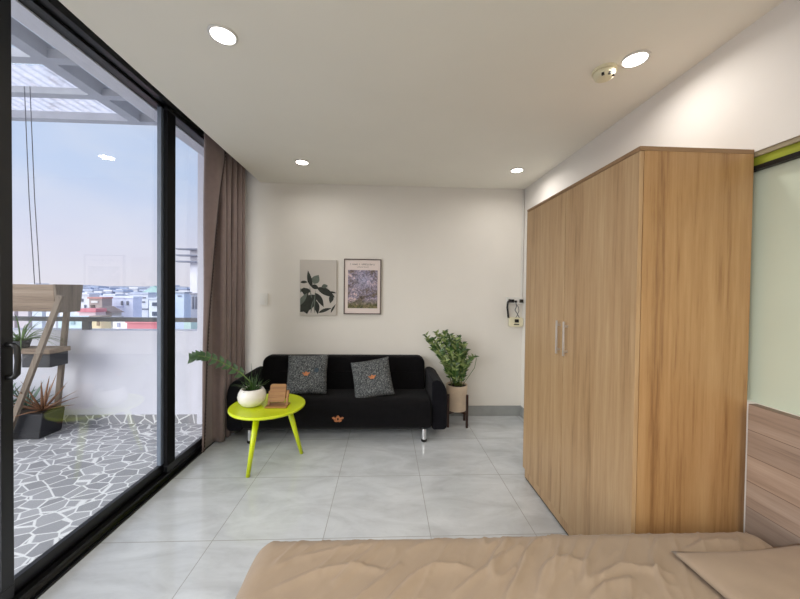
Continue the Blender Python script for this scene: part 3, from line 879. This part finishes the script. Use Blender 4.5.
# ------------------------------------------------------------------ things on the back wall
cv = thing('canvas_print', 'grey canvas print of dark rubber plant leaves, left of the poster', 'picture', (-.726, YB, 1.105), 0, 'pictures on the back wall')
bm = B(); bx(bm, (-.921, 3.522, 1.105), (-.530, YB-.001, 1.697)); obj('canvas', bm, M['canvas'], cv, bevel=.002)
def flat_leaf(bm, x, z, ang, L, W, y):
    pts = []
    n = 9
    for i in range(n+1):
        t = i/n; pts.append((t*L, W/2*sin(pi*t**.85)+.03*L*sin(pi*t)))
    for i in range(n-1, 0, -1):
        t = i/n; pts.append((t*L, -W/2*sin(pi*t**.85)+.03*L*sin(pi*t)))
    a = radians(ang)
    P = [(x+px*cos(a)-pz*sin(a), z+px*sin(a)+pz*cos(a)) for px, pz in pts]
    P = [(min(max(px, -.914), -.537), min(max(pz, 1.112), 1.69)) for px, pz in P]
    flat_leaf.n = getattr(flat_leaf, 'n', 0)+1; y -= .00015*flat_leaf.n
    f = [bm.verts.new((px, y, pz)) for px, pz in P]
    try: bm.faces.new(f)
    except Exception: pass
bd = B(); bl = B()
cx, cz = -.765, 1.405
for x, z, a, L, W in ((-.79, 1.40, 104, .19, .05), (-.915, 1.455, 2, .08, .03), (-.80, 1.36, 172, .13, .06), (-.74, 1.32, 218, .30, .15), (-.74, 1.40, -28, .22, .075), (-.72, 1.38, -22, .18, .03), (-.58, 1.33, -100, .10, .05), (-.76, 1.345, -58, .18, .06), (-.76, 1.27, -78, .16, .06), (-.88, 1.26, -75, .15, .10), (-.72, 1.13, 20, .15, .035), (-.59, 1.13, 60, .11, .02), (-.80, 1.42, -20, .09, .05), (-.88, 1.40, -70, .12, .06), (-.62, 1.355, -8, .10, .02)):
    flat_leaf(bd, x, z, a, L, W, 3.5212)
for x, z, a, L, W in ((-.775, 1.44, 60, .11, .085), (-.84, 1.34, 230, .22, .055), (-.90, 1.38, 200, .08, .06), (-.69, 1.41, 8, .07, .045), (-.80, 1.12, 80, .16, .012), (-.76, 1.12, 88, .26, .014), (-.79, 1.28, 100, .14, .010)):
    flat_leaf(bl, x, z, a, L, W, 3.5206)
pr = obj('printed_leaves', bd, M['print_dark'], cv); obj('printed_leaves', bl, M['print_mid'], cv)['label'] = 'paler grey-green printed leaves'

po = thing('framed_poster', 'white poster in a thin dark frame with a mottled garden painting', 'picture', (-.255, YB, 1.118), 0, 'pictures on the back wall')
x0, x1, z0, z1 = -.453, -.053, 1.118, 1.715
for nm, a, b in (('frame_side', (x0, 3.525, z0), (x0+.010, YB-.001, z1)), ('frame_side', (x1-.010, 3.525, z0), (x1, YB-.001, z1)), ('frame_side', (x0+.010, 3.525, z0), (x1-.010, YB-.001, z0+.010)), ('frame_side', (x0+.010, 3.525, z1-.010), (x1-.010, YB-.001, z1))):
    bm = B(); bx(bm, a, b); obj(nm, bm, M['frame_brown'], po)
bm = B(); bx(bm, (x0+.010, 3.532, z0+.010), (x1-.010, YB-.002, z1-.010)); pa = obj('poster_sheet', bm, M['paper'], po)
bm = B(); bx(bm, (x0+.043, 3.5312, z0+.065), (x1-.038, 3.532, z1-.120)); obj('painting', bm, M['art'], pa)['label'] = 'blotchy garden painting in mauve, green and pink'
# two lines of small heading text
bm = B()
glyph = {  # strokes on a 2x4 grid
 'C': [(0, 0, 0, 4), (0, 0, 2, 0), (0, 4, 2, 4)], 'L': [(0, 0, 0, 4), (0, 0, 2, 0)], 'A': [(0, 0, 1, 4), (2, 0, 1, 4), (.4, 1.5, 1.6, 1.5)],
 'N': [(0, 0, 0, 4), (2, 0, 2, 4), (0, 4, 2, 0)], 'D': [(0, 0, 0, 4), (0, 4, 2, 3), (2, 3, 2, 1), (2, 1, 0, 0)], 'E': [(0, 0, 0, 4), (0, 0, 2, 0), (0, 2, 1.6, 2), (0, 4, 2, 4)],
 'I': [(1, 0, 1, 4)], 'M': [(0, 0, 0, 4), (2, 0, 2, 4), (0, 4, 1, 2), (1, 2, 2, 4)], 'P': [(0, 0, 0, 4), (0, 4, 2, 4), (2, 4, 2, 2), (2, 2, 0, 2)],
 'R': [(0, 0, 0, 4), (0, 4, 2, 4), (2, 4, 2, 2), (2, 2, 0, 2), (.8, 2, 2, 0)], 'S': [(0, 0, 2, 0), (2, 0, 2, 2), (2, 2, 0, 2), (0, 2, 0, 4), (0, 4, 2, 4)],
 'O': [(0, 0, 0, 4), (2, 0, 2, 4), (0, 0, 2, 0), (0, 4, 2, 4)], 'T': [(1, 0, 1, 4), (0, 4, 2, 4)], 'F': [(0, 0, 0, 4), (0, 4, 2, 4), (0, 2, 1.6, 2)],
 'U': [(0, 0, 0, 4), (2, 0, 2, 4), (0, 0, 2, 0)], '&': [(0, 0, 0, 2), (0, 2, 1.6, 4), (0, 0, 2, 2), (.3, 4, 1.6, 4)]}
def write(bm, s, cx, z, h, th, y):
    w_ = h*.5; gap = h*.28; tot = len(s)*(w_+gap)-gap; x = cx-tot/2
    for ch in s:
        for (a, b, c, d) in glyph.get(ch, []):
            beam(bm, (x+a*w_/2, y, z+b*h/4), (x+c*w_/2, y, z+d*h/4), .0006, th, (0, 1, 0)) if 0 else beam(bm, (x+a*w_/2, y, z+b*h/4), (x+c*w_/2, y, z+d*h/4), th, .0008, (0, 1, 0))
        x += w_+gap
write(bm, 'C MANAS & IMPRESSIONIST', -.253, z1-.066, .0150, .0022, 3.5317)
write(bm, 'LANDSCAPE PAINTER', -.253, z1-.092, .0095, .0014, 3.5317)
obj('heading_text', bm, M['ink'], pa)

sw = thing('light_switch', 'small white light switch plate beside the curtain', 'light switch', (-1.303, YB, 1.207))
bm = B(); bx(bm, (-1.343, YB-.016, 1.207), (-1.262, YB-.001, 1.333)); obj('plate', bm, M['plastic_white'], sw, bevel=.003)
bm = B(); bx(bm, (-1.322, YB-.020, 1.235), (-1.283, YB-.016, 1.305)); obj('rocker', bm, M['plastic_white'], sw, bevel=.001)

so2 = thing('socket_strip', 'white wall socket strip with black plugs left of the wardrobe', 'socket', (1.42, YB, 1.235))
bm = B(); bx(bm, (1.332, YB-.030, 1.243), (1.510, YB-.001, 1.322)); obj('plate', bm, M['plastic_white'], so2, bevel=.004)
for x, s in ((1.378, .030), (1.428, .012), (1.490, .019)):
    bm = B(); bx(bm, (x-s, YB-.048, 1.262), (x+s, YB-.030, 1.262+2*min(s, .018))); obj('plug', bm, M['plastic_black'], so2, bevel=.003)
bm = B(); tube(bm, [(1.375, YB-.048, 1.285), (1.352, YB-.055, 1.292), (1.334, YB-.052, 1.265), (1.332, YB-.045, 1.21), (1.345, YB-.035, 1.14), (1.352, YB-.030, 1.095)], .0105, 10)
tag(obj('power_cable', bm, M['plastic_black'], smooth=True), 'thick black cable looping from the socket strip down to the cream box', 'cable')
bm = B(); tube(bm, [(1.425, YB-.048, 1.27), (1.432, YB-.05, 1.22), (1.418, YB-.045, 1.18), (1.445, YB-.045, 1.14), (1.470, YB-.040, 1.095)], .0045, 8)
tube(bm, [(1.425, YB-.05, 1.25), (1.455, YB-.05, 1.21), (1.462, YB-.045, 1.17), (1.44, YB-.04, 1.11), (1.43, YB-.035, 1.095)], .0035, 8)
tag(obj('thin_cable', bm, M['rail'], smooth=True), 'thin tangled grey cables between the socket strip and cream box', 'cable')
cb = thing('junction_box', 'cream plastic wall box with a black knob below the socket strip', 'box', (1.436, YB, .99))
bm = B(); prism(bm, rrect(1.362, 1.512, .995, 1.098, .018), 'y', YB-.045, YB-.001); obj('case', bm, M['plastic_cream'], cb, bevel=.006)
bm = B(); bx(bm, (1.415, YB-.058, 1.045), (1.460, YB-.045, 1.080)); obj('knob', bm, M['plastic_black'], cb, bevel=.004)
bm = B(); bx(bm, (1.408, YB-.048, 1.018), (1.466, YB-.045, 1.028)); obj('label_strip', bm, M['plastic_black'], cb)
bm = B(); bx(bm, (1.496, YB-.014, 1.315), (1.512, YB-.001, 2.505)); tag(obj('cable_trunking', bm, M['plastic_white'], bevel=.002), 'thin white cable trunking rising in the back right corner', 'cable trunking')

# ------------------------------------------------------------------ terrace
bm = B(); bx(bm, (-6.2, -2.0, -.12), (-1.665, 3.424, -.015)); struct('floor_terrace', bm, M['paving'], 'terrace floor of grey crazy paving with white joints', local=True)
bm = B(); bx(bm, (-6.2, 3.428, -.3), (-1.922, 3.60, .935)); struct('wall_terrace', bm, M['white_ext'], 'low white parapet wall closing the terrace')
bm = B(); bx(bm, (-6.2, 3.416, -.015), (-1.922, 3.428, .075)); struct('baseboard_terrace', bm, M['paving'], 'stone-pattern skirting along the parapet')
bm = B(); bx(bm, (-1.92, 3.40, -.3), (-1.665, YB, 3.3)); bx(bm, (-1.92, YB+.14, -.3), (-1.665, 3.9, 3.3)); struct('wall_left', bm, M['white_ext'], 'white outer wall corner beside the glass doors')
rl = thing('terrace_railing', 'grey metal handrail on short posts above the parapet', 'railing', (-4.06, 3.50, .935))
bm = B(); bx(bm, (-6.2, 3.475, 1.022), (-1.925, 3.525, 1.066)); obj('handrail', bm, M['rail'], rl, bevel=.004)
for x in (-3.09, -5.5, -4.4):
    bm = B(); bx(bm, (x-.035, 3.482, .935), (x+.035, 3.518, 1.022)); obj('post', bm, M['rail'], rl)

# terrace canopy
cn = thing('terrace_canopy', 'grey steel and dirty translucent canopy roof over the terrace', 'canopy', (-3.6, 1.0, 3.2))
for (x, w_) in ((-2.78, .12), (-5.0, .10)):
    bm = B(); bx(bm, (x-w_/2, -2.0, 3.20), (x+w_/2, 3.80, 3.32)); obj('rafter', bm, M['beam'], cn)
for (y, h_) in ((.9, .05), (2.0, .05), (2.78, .07), (3.28, .06), (3.76, .08)):
    for (xa, xb) in ((-6.2, -5.05), (-4.95, -2.84), (-2.72, -1.93)):
        bm = B(); bx(bm, (xa, y-.04, 3.20), (xb, y+.04, 3.20+h_)); obj('purlin', bm, M['beam'], cn)
bm = B()
n = 200
def corr(bm, xa, xb, ya, yb, z):
    n = int((xb-xa)/.02); prev = None
    for i in range(n+1):
        x = xa+(xb-xa)*i/n; zz = z+.006*sin(x*60)
        a = bm.verts.new((x, ya, zz)); b = bm.verts.new((x, yb, zz))
        if prev: bm.faces.new((prev[0], a, b, prev[1]))
        prev = (a, b)
corr(bm, -6.2, -2.84, 3.05, 3.85, 3.335)
obj('translucent_sheet', bm, M['sheet_roof'], cn, smooth=True)
bm = B(); bx(bm, (-2.72, -2.0, 3.335), (-1.665, 3.85, 3.36)); obj('roof_deck', bm, M['metal_sheet'], cn)
bm = B(); bx(bm, (-6.2, 2.62, 3.335), (-2.72, 3.04, 3.345)); obj('clear_sheet', bm, M['glass'], cn)
bm = B(); corr(bm, -6.2, -2.84, -2.0, 2.6, 3.335); obj('translucent_sheet', bm, M['sheet_roof'], cn, smooth=True)
bm = B(); tube(bm, [(-5.0, 3.5, 3.19), (-3.7, 2.9, 3.175), (-3.2, 2.0, 3.19)], .008, 6); obj('cable', bm, M['rail'], cn)
for x, lb in ((-3.245, 'left'), (-3.197, 'right')):
    bm = B(); tube(bm, [(x-.05, 3.12, 3.19), (x-.025, 3.13, 2.2), (x, 3.15, 1.397)], .0035, 6)
    tag(obj('hanging_cord', bm, M['cord']), 'thin grey cord hanging from the canopy to the wooden rack, %s of the two' % lb, 'cord')

# A-frame plant stand with wooden trough
sd = thing('wooden_plant_rack', 'weathered wooden A-frame plant rack on the terrace', 'plant rack', (-3.5, 3.18, -.015))
bm = B(); prism(bm, [(3.07, 1.150), (3.29, 1.150), (3.31, 1.395), (3.05, 1.395)], 'x', -3.95, -2.985); obj('trough', bm, M['old_wood'], sd, bevel=.004)
bm = B(); prism(bm, [(3.075, 1.140), (3.285, 1.140), (3.315, 1.398), (3.045, 1.398)], 'x', -2.983, -2.960); obj('end_board', bm, M['old_wood_z'], sd, bevel=.004)
for yy, xa, xb in ((3.035, -2.90, -3.385), (3.325, -3.11, -3.235), (3.035, -4.0, -3.65), (3.325, -4.0, -4.0)):
    bm = B(); beam(bm, (xa, yy, 1.30), (xb, yy, -.012), .045, .028, (0, 1, 0)); obj('leg', bm, M['old_wood_z'], sd, bevel=.002)
bm = B(); bx(bm, (-3.33, 3.12, .630), (-3.08, 3.29, .755)); obj('lower_shelf_box', bm, M['planter_box'], sd, bevel=.004)['label'] = 'charcoal box slung under the trough'
bm = B(); bx(bm, (-3.62, 3.10, .757), (-3.065, 3.30, .800)); obj('shelf_board', bm, M['old_wood'], sd, bevel=.003)
def ppot(name, label, c, r, h, mat, leafmat, n, L, W, droop, seed, el=(.3, 1.3), soilr=None):
    t = thing(name, label, 'plant', c)
    bm = B(); lathe(bm, [(0, 0), (r*.75, 0), (r, h), (r*.92, h), (r*.9, h*.88), (0, h*.88)], V(c), 24); obj('pot', bm, mat, t, smooth=True)
    rn = random.Random(seed); bm = B()
    for k in range(n):
        a = rn.uniform(0, 2*pi); e = rn.uniform(*el); d_ = V((cos(a)*cos(e), sin(a)*cos(e), sin(e)))
        blade(bm, V(c)+V((cos(a)*r*.3, sin(a)*r*.3, h*.85)), d_, L*rn.uniform(.7, 1.15), W, droop, 8)
    obj('leaves', bm, leafmat, t, smooth=True); return t
ppot('spider_plant', 'pale green spider plant on the lower board of the wooden rack', (-3.41, 3.19, .801), .07, .07, M['planter_box'], M['grass_leaf'], 46, .34, .012, 1.5, 4)
bm = B()
pl = thing('planter', 'long black rectangular planter on the terrace floor', 'planter', (-3.62, 3.20, -.015))
bm = B(); prism(bm, [(-4.12, -.015), (-3.135, -.015), (-3.10, .215), (-4.15, .215)], 'y', 3.075, 3.285)
obj('body', bm, M['planter'], pl, bevel=.01)
bm = B(); bx(bm, (-4.12, 3.09, .215), (-3.13, 3.27, .222)); obj('soil', bm, M['soil'], pl)
def rosette(name, label, c, n, L, W, droop, mat, seed, el):
    rn = random.Random(seed); bm = B()
    for k in range(n):
        a = k*2.4+rn.uniform(-.2, .2); e = el[0]+(el[1]-el[0])*((k+.5)/n)+rn.uniform(-.08, .08)
        d_ = V((cos(a)*cos(e), sin(a)*cos(e), sin(e)))
        blade(bm, V(c)+V((cos(a)*.012, sin(a)*.012, -.004)), d_, L*rn.uniform(.8, 1.15), W, droop, 8, .12)
    for v in bm.verts:
        if v.co.y > 3.30: v.co.y = 3.30+.10*math.tanh((v.co.y-3.30)/.10)
    return tag(obj(name, bm, mat, smooth=True), label, 'plant')
rosette('aloe', 'reddish spiky aloe at the right end of the black planter', (-3.19, 3.16, .224), 22, .30, .026, .25, M['aloe'], 2, (.15, 1.35))
rosette('aloe', 'grey-green aloe beside the reddish one in the black planter', (-3.40, 3.22, .224), 16, .26, .028, .3, M['agave'], 5, (.2, 1.4))
rosette('agave', 'broad blue-green agave in the middle of the black planter', (-3.62, 3.20, .224), 14, .30, .050, .2, M['agave'], 8, (.3, 1.4))
rosette('agave', 'tall agave at the left end of the black planter', (-3.95, 3.22, .224), 14, .34, .055, .2, M['agave'], 9, (.4, 1.45))

# ------------------------------------------------------------------ city beyond
bm = B(); bx(bm, (-900, 5, -22), (300, 900, -20)); struct('ground_city', bm, M['ground'], 'hazy city ground far below', local=True)
def K(px): return math.tan(math.atan((px-400)/325.0)+radians(2.5))   # bearing of a far building
def building(px0, px1, yt, Y, depth, wall, roofc, label, wins=(), rooft=None, group=None, pitched=False, slabs=0):
    X0, X1 = K(px0)*Y, K(px1)*Y; zt = 1.38-(yt-290.5)/325*Y
    depth = .035*Y
    t = thing('building', label, 'building', ((X0+X1)/2, Y, -20), 0, group)
    bm = B(); bx(bm, (X0, Y, -20), (X1, Y+depth, zt)); wl = obj('walls', bm, cmat(wall), t)
    rt = rooft or .012*Y
    if pitched:
        bm = B(); prism(bm, [(X0-.01*Y, zt), (X1+.01*Y, zt), ((X0+X1)/2, zt+rt)], 'y', Y-.01*Y, Y+depth)
    else:
        bm = B(); bx(bm, (X0-.003*Y, Y-.003*Y, zt), (X1+.003*Y, Y+depth, zt+rt*.4))
    obj('roof', bm, cmat(roofc), t)
    for (u, v, wu, hv, c) in wins:
        wx = X0+(X1-X0)*u; wz = zt-v*Y/325; bm = B(); bx(bm, (wx, Y-.002*Y, wz-hv*Y/325), (wx+(X1-X0)*wu, Y+.01*Y, wz)); obj('window', bm, cmat(c), t)
    for k in range(slabs):
        bm = B(); zz = zt-k*6*Y/325; bx(bm, (X0-.03*Y, Y-.02*Y, zz), (X1, Y, zz+.004*Y)); obj('balcony_slab', bm, cmat((130, 134, 150)), t)
    return t
WH = (240, 241, 246); LB = (212, 220, 240); GW = (110, 114, 128)
building(127, 161, 325, 40, 8, (206, 128, 138), (214, 136, 146), 'low building with a long red roof just above the parapet', rooft=1.2)
building(113, 127, 322, 42, 9, WH, (200, 202, 214), 'small plain white house left of the long red roof', [(.3, 3, .2, 4, (170, 176, 196))])
building(102, 113, 321, 44, 9, WH, (170, 170, 180), 'small white house with two narrow dark windows above the parapet', [(.15, 2, .2, 5, GW), (.6, 2, .2, 5, GW)])
building(91, 101, 320, 42, 8, (222, 206, 170), (150, 140, 134), 'small cream house right of the railing post', [(.6, 2, .25, 6, (150, 130, 110))])
building(58, 84, 321, 46, 8, (196, 216, 222), (206, 220, 226), 'pale teal flat-roofed building behind the rack legs', [(.5, 2, .15, 4, (150, 176, 186))])
building(184, 191, 322, 50, 8, (196, 222, 218), (206, 226, 224), 'small turquoise building in the right glass panel')
building(79, 95.5, 315, 62, 8, (214, 190, 196), (208, 130, 142), 'house with a short flat bright red roof above the rail', rooft=1.6)
building(95.5, 112, 315.5, 65.5, 8, (190, 186, 190), (150, 136, 134), 'house with a low grey-brown pitched roof beside the red roof', pitched=True, rooft=1.2)
building(102, 133, 301, 85, 15, (216, 220, 242), (222, 226, 242), 'wide lavender block with a dark corner opening', [(.04, 1, .25, 5, (112, 106, 112)), (.62, 3, .06, 4, GW), (.8, 3, .06, 4, GW), (.4, 8, .3, 1, (170, 176, 210))])
building(89, 102, 302, 80, 12, (172, 156, 154), (192, 144, 140), 'brown house with a red tiled roof left of the lavender block', [(.2, 2, .5, 2, (220, 216, 216)), (.15, 6, .3, 3, (96, 84, 84))])
building(74, 89, 299, 90, 15, (222, 222, 230), (206, 206, 216), 'white house with scattered small windows right of the rack', [(.15, 3, .12, 3, GW), (.5, 3, .12, 3, GW), (.3, 9, .12, 3, GW), (.7, 9, .12, 3, GW)])
building(132, 148, 297, 95, 15, (216, 220, 232), (190, 196, 214), 'tiered white block with dark balcony bands', [(.05, 3, .8, 1, GW), (.1, 7, .7, 1.2, GW), (.05, 11, .5, 1.2, (140, 142, 156)), (.5, 14, .5, 1, GW)])
building(149, 163, 302, 78, 12, (220, 226, 236), (200, 208, 222), 'white block with two stacked dark windows beside the door stile', [(.25, 3, .4, 3.5, (90, 98, 116)), (.25, 12, .4, 4, (90, 98, 116))])
building(145, 166, 297, 140, 20, (180, 206, 212), (176, 206, 204), 'pale green gabled building behind the white block', pitched=True, rooft=3.5)
building(172, 184, 296, 90, 12, (204, 218, 240), (170, 176, 190), 'pale blue block at the left edge of the right glass panel', [(.5, 2, .3, 1, GW)])
building(184, 191, 299, 94.5, 12, (216, 218, 228), (190, 192, 202), 'narrow white block beside the pale blue one')
building(191, 199, 297, 86, 10, (170, 174, 190), (150, 150, 160), 'slim grey tower with columns of dark windows', [(.15, 2, .2, 12, GW), (.55, 2, .2, 12, GW)])
building(190, 205, 254, 120, 12, (232, 230, 238), (150, 154, 170), 'tall pale tower with dark balcony slabs at the right of the sky', slabs=3)
rn = random.Random(21)
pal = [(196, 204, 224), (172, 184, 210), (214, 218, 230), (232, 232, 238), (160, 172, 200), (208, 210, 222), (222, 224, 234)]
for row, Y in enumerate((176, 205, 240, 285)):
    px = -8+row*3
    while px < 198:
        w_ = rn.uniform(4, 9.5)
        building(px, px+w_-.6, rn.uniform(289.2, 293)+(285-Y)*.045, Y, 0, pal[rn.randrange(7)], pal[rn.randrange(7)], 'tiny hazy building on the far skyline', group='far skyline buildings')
        px += w_+(8 if row % 2 else 3)
rn = random.Random(33)
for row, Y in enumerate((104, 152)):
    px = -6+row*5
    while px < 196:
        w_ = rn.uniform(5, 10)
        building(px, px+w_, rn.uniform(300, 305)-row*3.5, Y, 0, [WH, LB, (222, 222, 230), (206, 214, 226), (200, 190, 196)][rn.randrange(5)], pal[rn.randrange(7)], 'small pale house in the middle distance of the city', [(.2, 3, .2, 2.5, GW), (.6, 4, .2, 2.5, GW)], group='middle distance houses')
        px += w_+4
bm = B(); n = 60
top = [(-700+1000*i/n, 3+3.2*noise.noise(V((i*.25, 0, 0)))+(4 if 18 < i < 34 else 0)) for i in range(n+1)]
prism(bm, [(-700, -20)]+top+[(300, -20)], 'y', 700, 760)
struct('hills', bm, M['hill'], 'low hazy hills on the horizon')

# ------------------------------------------------------------------ sky
W = bpy.data.worlds.new('sky'); SC.world = W; W.use_nodes = True
nt = W.node_tree; bg = nt.nodes['Background']
tc = N(nt, 'ShaderNodeTexCoord'); sx = N(nt, 'ShaderNodeSeparateXYZ'); nt.links.new(tc.outputs['Generated'], sx.inputs[0])
sky = ramp(nt, sx.outputs['Z'], [(0, srgb(222, 217, 230)), (.10, srgb(214, 214, 234)), (.25, srgb(192, 207, 238)), (1, srgb(176, 198, 236))])
mp = N(nt, 'ShaderNodeMapping'); mp.inputs['Scale'].default_value = (1, 1, 3); nt.links.new(tc.outputs['Generated'], mp.inputs['Vector'])
cf = noise_tex(nt, mp.outputs[0], 2.2, 5, .55)
cl = ramp(nt, cf, [(.42, (0, 0, 0, 1)), (.62, (1, 1, 1, 1))])
bw = N(nt, 'ShaderNodeRGBToBW'); nt.links.new(cl, bw.inputs[0])
ml = N(nt, 'ShaderNodeMath', operation='MULTIPLY'); nt.links.new(bw.outputs[0], ml.inputs[0]); ml.inputs[1].default_value = .45
nt.links.new(mixc(nt, ml.outputs[0], sky, srgb(224, 224, 236)), bg.inputs['Color'])
bg.inputs['Strength'].default_value = 1.02

S = bpy.data.lights.new('sun', 'SUN'); S.energy = 4.0; S.angle = radians(55); S.color = (1, .97, .94)
s_o = bpy.data.objects.new('hazy_sun', S); COL.objects.link(s_o)
s_o.rotation_euler = V((.72, .58, -.50)).to_track_quat('-Z', 'Y').to_euler()

# ------------------------------------------------------------------ camera
cam = bpy.data.cameras.new('camera'); co = bpy.data.objects.new('camera', cam); COL.objects.link(co)
YAW, PITCH, ROLL, F = radians(2.5), radians(.85), radians(.7), 325.0
f = V((sin(YAW)*cos(PITCH), cos(YAW)*cos(PITCH), -sin(PITCH)))
r = V((cos(YAW), -sin(YAW), 0)); u = r.cross(f)
r2 = cos(ROLL)*r+sin(ROLL)*u; u2 = -sin(ROLL)*r+cos(ROLL)*u
mt = Matrix(((r2.x, u2.x, -f.x, 0), (r2.y, u2.y, -f.y, 0), (r2.z, u2.z, -f.z, 1.38), (0, 0, 0, 1)))
co.matrix_world = mt
cam.sensor_fit = 'HORIZONTAL'; cam.sensor_width = 36; cam.lens = 36*F/800
cam.shift_y = -4.2/800; cam.clip_start = .05; cam.clip_end = 2000
SC.camera = co
SC.view_settings.view_transform = 'Standard'; SC.view_settings.look = 'None'
SC.view_settings.exposure = 0.22; SC.view_settings.gamma = 1; SC.view_settings.use_curve_mapping = False
